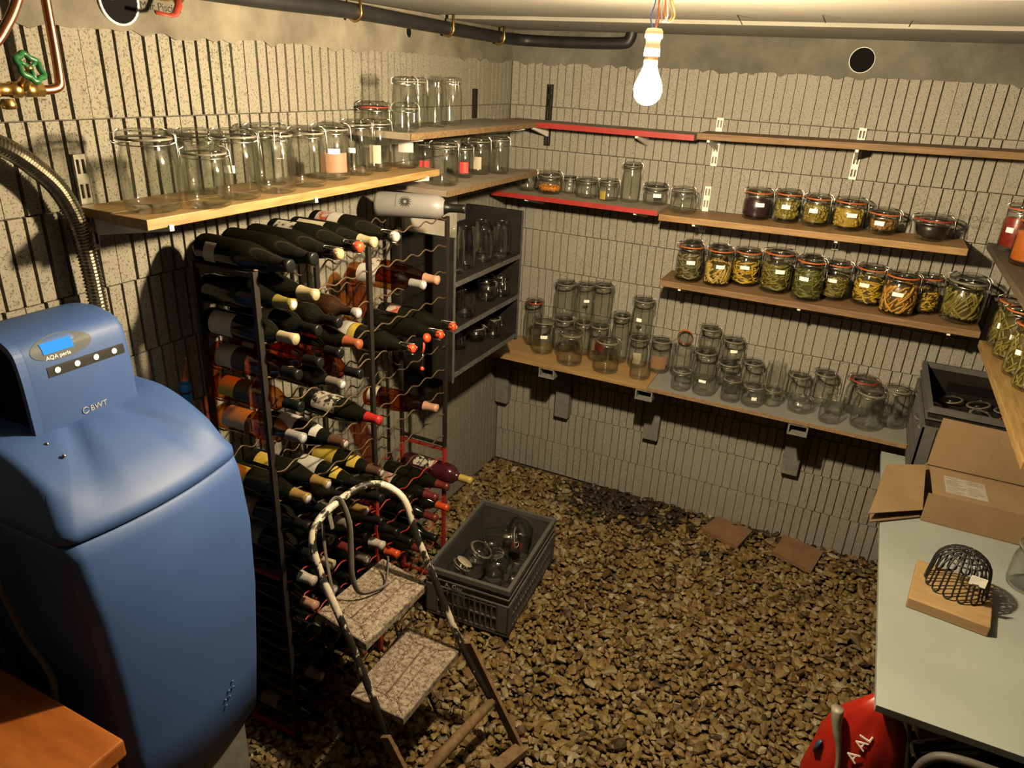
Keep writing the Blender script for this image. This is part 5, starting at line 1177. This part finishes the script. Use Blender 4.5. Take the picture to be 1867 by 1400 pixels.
# flat tiles lying on the gravel
for q, lab in (([(1.343, -.03), (1.531, -.075), (1.486, -.257), (1.291, -.186)], 'flat terracotta tile on the gravel by the back wall, left one'), ([(1.681, -.03), (1.875, -.082), (1.836, -.276), (1.648, -.211)], 'flat terracotta tile on the gravel by the back wall, right one')):
    c = Vector((sum(p[0] for p in q)/4, sum(p[1] for p in q)/4, .040)); m = MB().prism([(p[0]-c.x, p[1]-c.y) for p in reversed(q)], -.022, .0)
    tag(m.build('floor_tile', 'terracotta', None, tuple(c)), lab, 'tile', 'loose tiles on the gravel')
# ---------------------------------------------------------------- cardboard box on the table
BO = Vector((2.105, -.84, .7505)); t = thing('cardboard_box', 'open cardboard box on its side with a printed shipping label', 'box', tuple(BO))
Lx, Ly, Hh, th = .345, .25, .112, .004
MB().box((0, 0, 0), (Lx, Ly, th)).build('bottom_panel', 'cardboard_in', t)
MB().box((0, 0, th), (Lx, th, Hh)).build('front_panel', 'cardboard', t)
MB().box((0, Ly-th, th), (Lx, Ly, Hh)).build('rear_panel', 'cardboard', t)
MB().box((0.012, 0, Hh), (Lx, Ly*.86, Hh+th)).build('top_panel', 'cardboard', t)
MB().box((Lx-th, th, th), (Lx, Ly-th, Hh)).build('end_panel', 'cardboard_in', t)
def quad_slab(a, b, c, d, th_, name, mat):
    a, b, c, d = map(Vector, (a, b, c, d)); n_ = (b-a).cross(d-a).normalized()*th_
    v = [a, b, c, d, a+n_, b+n_, c+n_, d+n_]
    return MB().add(v, [(0, 3, 2, 1), (4, 5, 6, 7), (0, 1, 5, 4), (1, 2, 6, 5), (2, 3, 7, 6), (3, 0, 4, 7)]).build(name, mat, t)
quad_slab((0.004, Ly*.98, Hh), (Lx, Ly*.98, Hh), (Lx, Ly*1.03, Hh+.185), (.012, Ly*1.03, Hh+.190), .004, 'rear_flap', 'cardboard')
quad_slab((.0, .02, .03), (-.002, Ly*.9, Hh), (-.135, Ly*.62, .112), (-.175, -.115, .035), .004, 'side_flap', 'cardboard')
quad_slab((-.002, .012, .004), (-.002, .075, .004), (-.165, -.055, .004), (-.165, -.12, .004), .004, 'lower_flap', 'cardboard_in')
lb = MB().box((.055, .035, Hh+th), (.185, .165, Hh+th+.0006)).build('shipping_label', 'paper', t)
rnd = random.Random(4)
for i in range(11):
    y = .152-.011*i; x0 = .060+rnd.choice((0, 0, .02)); x1 = x0+rnd.uniform(.03, .06)
    MB().box((x0, y, Hh+th+.0006), (x1, y+.003, Hh+th+.0009)).build('print_line', 'label_grey', lb)
for i in range(18):
    x = .125+.003*i; MB().box((x, .13, Hh+th+.0006), (x+.0012*rnd.choice((.6, 1, 1.5)), .158, Hh+th+.0009)).build('barcode_bar', 'label_grey', lb)
for i in range(5): MB().box((.128, .05+.013*i, Hh+th+.0006), (.128+rnd.uniform(.025, .05), .053+.013*i, Hh+th+.0009)).build('print_line', 'label_grey', lb)
# ---------------------------------------------------------------- black wire basket on its board
rz = R_(-8)
t = thing('wooden_block', 'thick light wooden board lying on the pale table under the wire basket', 'board', (2.168, -1.29, .7505), (0, 0, rz)); MB().box((-.105, -.115, 0), (.105, .115, .034), c=.003).build('board', 'tan_wood', t)
t = thing('wire_basket', 'black upturned wire basket with a white paper tag', 'basket', (2.178, -1.262, .785), (0, 0, rz))
n = 14; Rb, Hb_ = .082, .132
def dome(a, s):   # s 0 at top centre .. 1 at the foot
    if s < .55: th_ = s/.55*R_(88); r = Rb*.92*math.sin(th_); z = Hb_-.062*(1-math.cos(th_))
    else: k = (s-.55)/.45; r = Rb*(.92+.10*k); z = Hb_-.062-(Hb_-.0645)*k
    return Vector((r*math.cos(a), r*math.sin(a), z))
for i in range(n):
    a = 2*math.pi*i/n; w_ = 2*math.pi/n*.30; P = []
    for k in range(9): s = .04+.90*k/8; P.append(dome(a-w_*(1 if s > .45 else 1-2.4*(.45-s)), s))
    f0 = dome(a, 1.0); P.append(f0+Vector((0, 0, .0)))
    for k in range(8, -1, -1): s = .04+.90*k/8; P.append(dome(a+w_*(1 if s > .45 else 1-2.4*(.45-s)), s))
    MB().tube(smooth_path(P, 2), .0028, 6).build('wire_loop', 'black_plastic', t)
for s in (.04, .10, .17, .25, .33): MB().tube([dome(2*math.pi*k/28, s) for k in range(28)], .0026, 6, closed=True).build('ring_wire', 'black_plastic', t)
tg = MB().add([(.02, -.085, .078), (.062, -.070, .070), (.064, -.062, .095), (.022, -.078, .104)], [(0, 1, 2, 3)]); tg.add([(.0195, -.0865, .078), (.0625, -.0715, .070), (.0645, -.0635, .095), (.0225, -.0795, .104)], [(3, 2, 1, 0)])
tg = MB().loft([[(.02, -.085, .078), (.062, -.070, .070), (.064, -.062, .095), (.022, -.078, .104)], [(.0195, -.0862, .078), (.0625, -.0712, .070), (.0645, -.0632, .095), (.0225, -.0792, .104)]], smooth=False).build('paper_tag', 'paper_tag', t)
MB().tube([(.028, -.0835, .0795), (.045, -.0775, .077)], .0012, 5).build('tag_print', 'label_grey', tg)
# ---------------------------------------------------------------- red bag and rubbish under the table
t = thing('plastic_bag', 'crumpled red plastic sack with white letters beside the table', 'bag', (1.985, -1.745, .0))
rings = []
for j, (z, rx, ry, dx) in enumerate(((.0, .10, .085, 0), (.03, .12, .10, 0), (.2, .125, .10, 0), (.4, .118, .095, .0), (.52, .108, .085, .005), (.60, .085, .06, .01), (.66, .05, .035, .014), (.70, .02, .014, .016))):
    ring = []
    for i in range(40):
        a = 2*math.pi*i/40; k = 1+.05*math.sin(5*a+j*1.3)+.03*math.sin(9*a-j)
        ring.append((dx+rx*k*math.cos(a), ry*k*math.sin(a), z))
    rings.append(ring)
MB().loft(rings).build('sack', 'bag_red', t)
MB().tube(smooth_path([(-.082, -.045, .655), (-.074, -.062, .61), (-.058, -.078, .56), (-.048, -.09, .50), (-.055, -.1, .42)], 5), [.026]*3+[.024, .022, .02, .019, .018, .016, .014, .013, .012, .012, .011, .011, .010, .010, .010, .010, .010, .010], 9, flat=.6).build('twisted_neck', 'bag_grey', t)
text_part('lettering', 'A AL', .042, 'white_letter', t, (-.012, -.0885, .535), (.30, .36, .88), (-.90, .02, .32), .0012)
MB().tube([(-.106, -.035, .475), (-.101, -.036, .50), (-.094, -.036, .52)], [.006, .013, .006], 8, flat=.5).build('logo_patch', 'bag_blue', t)
for i, (x, y, z, L, a, b) in enumerate(((2.115, -1.735, .545, .26, .45, -.2), (2.12, -1.655, .545, .26, .4, -.2), (2.19, -1.795, .545, .26, .4, -.18), (2.13, -1.575, .545, .26, .45, -.2))):
    b_ = thing('glass_bottle', ['empty glass bottle bundled under the table, leftmost', 'empty glass bottle bundled under the table, second', 'empty glass bottle bundled under the table, third', 'empty glass bottle bundled under the table, farthest right'][i], 'bottle', (x, y, z), (0, b, a), group='empty bottles under the table')
    MB().lathe([(0, 0), (.03, .001), (.034, .006), (.034, .16), (.028, .19), (.014, .215), (.012, .255), (.014, .26), (0, .26)], 20, AX).build('bottle_glass', 'film', b_)
    MB().lathe([(.0135, .235), (.0145, .236), (.0145, .262), (0, .263)], 16, AX).build('cap', 'black_plastic', b_)
b_ = thing('storage_tub', 'dark tub holding the bundled bottles under the table', 'tub', (2.11, -1.81, 0))
MB().box((0, .0, 0), (.335, .30, .50), c=.008).build('tub', 'black_plastic', b_)
o = thing('chair_frame', 'dull bronze bent tube frame standing under the table edge', 'frame', (2.15, -1.88, 0))
MB().tube(smooth_path([(-.06, .04, 0), (-.055, .04, .4), (-.05, .04, .58), (-.03, .035, .655), (.02, .03, .685), (.14, .03, .69), (.25, .03, .69)], 6), .011, 10).build('tube', 'hose_grey', o)
# ---------------------------------------------------------------- pipes and valves at the ceiling
h = MB(); P = smooth_path([(.06, -2.80, 2.02), (.06, -2.62, 2.0), (.06, -2.515, 1.961), (.06, -2.456, 1.915), (.06, -2.411, 1.862), (.06, -2.384, 1.79), (.06, -2.373, 1.70), (.06, -2.369, 1.60), (.06, -2.368, 1.50)], 24)
h.tube(P, [.022 if i % 2 else .0175 for i in range(len(P))], 14, smooth=False); tag(h.build('corrugated_hose', 'steel'), 'corrugated stainless steel hose curving down the left wall', 'hose')
P = smooth_path([(.06, -3.2, 2.302), (.06, -2.2, 2.302), (.06, -1.725, 2.300), (.06, -1.332, 2.303), (.06, -.95, 2.296), (.06, -.52, 2.288), (.062, -.20, 2.284), (.085, -.10, 2.283), (.16, -.066, 2.282), (.35, -.06, 2.281), (.56, -.06, 2.285), (.60, -.06, 2.30), (.61, -.06, 2.345)], 8)
t = thing('black_pipe', 'black pipe running along the top of the left wall into the corner', 'pipe', (0, 0, 0)); MB().tube(P, .0235, 14).build('pipe', 'black_rubber', t)
for y, z in ((-1.315, 2.303), (-.72, 2.292), (-.27, 2.285)):
    MB().tube(arc_pts((.06, y, z), .0255, R_(-200), R_(20), 14, (1, 0, 0), (0, 0, 1))+[Vector((.085, y, z+.06))], .003, 6, flat=2.2).build('pipe_hanger', 'brass', t)
t = thing('copper_pipe', 'vertical copper pipe with elbow and brass valve at top left', 'pipe', (.08, -2.372, 2.08))
MB().tube(smooth_path([(0, 0, .28), (0, 0, .1), (0, -.002, .012), (0, -.008, -.006), (0, -.03, -.012), (0, -.06, -.012)], 6), .0095, 12).build('pipe', 'copper', t)
MB().lathe([(.011, 0), (.0155, 0), (.0155, .016), (.011, .016)], 6, Matrix.Translation((0, -.045, -.012)) @ Matrix.Rotation(R_(90), 4, 'X'), smooth=False).build('hex_nut', 'brass', t)
MB().lathe([(.009, 0), (.0145, 0), (.0145, .02), (.012, .022), (.012, .03), (.016, .032), (.016, .05), (.013, .052), (.013, .075), (.018, .08), (.018, .11), (.013, .115), (.013, .20)], 18, Matrix.Translation((0, -.06, -.012)) @ Matrix.Rotation(R_(90), 4, 'X')).build('valve_body', 'brass', t)
MB().lathe([(0, -.02), (.014, -.018), (.015, -.008), (.011, .0)], 14, Matrix.Translation((0, -.12, -.03))).build('drain_plug', 'brass', t)
MB().tube([(0, -.085, -.008), (.03, -.09, .012), (.055, -.095, .03)], [.013, .010, .006], 12).build('spindle', 'brass', t)
hwm = Matrix.Translation((.056, -.097, .032)) @ Matrix.Rotation(R_(62), 4, 'Y') @ Matrix.Rotation(R_(-12), 4, 'X')
hw = MB().tube([hwm @ Vector(((.026+.0028*math.cos(6*2*math.pi*i/48))*math.cos(2*math.pi*i/48), (.026+.0028*math.cos(6*2*math.pi*i/48))*math.sin(2*math.pi*i/48), 0)) for i in range(48)], .0062, 8, closed=True).build('handwheel', 'green_plastic', t)
for k in range(3):
    a = 2*math.pi*k/3; MB().tube([hwm @ Vector((.004*math.cos(a), .004*math.sin(a), .0)), hwm @ Vector((.024*math.cos(a), .024*math.sin(a), 0))], .004, 6).build('spoke', 'green_plastic', hw)
MB().lathe([(0, .004), (.005, .003), (.008, -.002), (.008, -.006)], 12, hwm).build('hub_screw', 'brass', hw)
P = smooth_path([(.12, -2.42, 2.31), (.12, -2.455, 2.235), (.12, -2.488, 2.185), (.12, -2.53, 2.145), (.12, -2.62, 2.12)], 6)
tag(MB().tube(P, .0095, 12).build('copper_pipe', 'copper'), 'slanting copper pipe leaving the top left of the picture', 'pipe')
t = thing('lever_valve', 'small brass valve with red lever under the ceiling', 'valve', (.05, -2.03, 2.27))
MB().lathe([(.008, -.03), (.012, -.03), (.012, -.01), (.009, -.008), (.009, .008), (.012, .01), (.012, .03), (.008, .03)], 14, Matrix.Rotation(R_(90), 4, 'X') @ Matrix.Translation((0, .008, 0))).build('valve_body', 'brass', t)
MB().tube([(.02, 0, .004), (.03, -.006, -.012), (.032, -.02, -.032), (.032, -.036, -.036), (.032, -.078, -.032)], [.009, .009, .008, .006, .006], 8, flat=.45).build('lever', 'red_lever', t)
t = thing('steel_rod', 'thin copper pipe stub running into the big round sleeve', 'pipe', (.05, -2.30, 2.262)); MB().tube([(0, -.0, .004), (0, .11, -.004)], .004, 8).build('rod', 'copper', t)
def sleeve(label, mtx, r, rim=.004, mat='pvc_white'):
    t = thing('wall_sleeve', label, 'pipe sleeve', mtx.translation[:]); M2 = mtx.to_3x3().to_4x4()
    MB().lathe([(r-rim, -.0), (r-rim, .008), (r, .008), (r, -.004)], 32, M2).build('sleeve_rim', mat, t)
    MB().lathe([(0, .0035), (r-rim, .0035)], 32, M2).build('dark_opening', 'black_void', t)
sleeve('big black round opening with white rim at the top of the left wall', Matrix.Translation((.003, -2.144, 2.258)) @ Matrix.Rotation(R_(90), 4, 'Y'), .053)
sleeve('small dark round opening under the black pipe on the left wall', Matrix.Translation((.003, -.918, 2.266)) @ Matrix.Rotation(R_(90), 4, 'Y'), .022, .003, 'concrete_band')
sleeve('black round opening with pale rim in the back wall beam', Matrix.Translation((1.555, -.003, 2.257)) @ Matrix.Rotation(R_(90), 4, 'X'), .048, .0025)
t = text_part('wall_writing', 'Mur Piscine', .026, 'ink', None, (.0048, -2.085, 2.246), (0, 1, 0), (0, 0, 1), .0002); tag(t, 'black handwritten words on the concrete beam of the left wall', 'writing'); del t['kind']
t = text_part('stamped_print', 'LES BETONS DU', .030, 'faded_ink', None, (1.985, -.0016, 1.688), (1, 0, -.02), (0, 0, 1), .0002); tag(t, 'faded stamped print on the blocks behind the pickle shelf, upper line', 'print'); del t['kind']
t = text_part('stamped_print', 'LANNAIS', .026, 'faded_ink', None, (2.035, -.0016, 1.655), (1, 0, -.02), (0, 0, 1), .0002); tag(t, 'faded stamped print on the blocks behind the pickle shelf, lower line', 'print'); del t['kind']
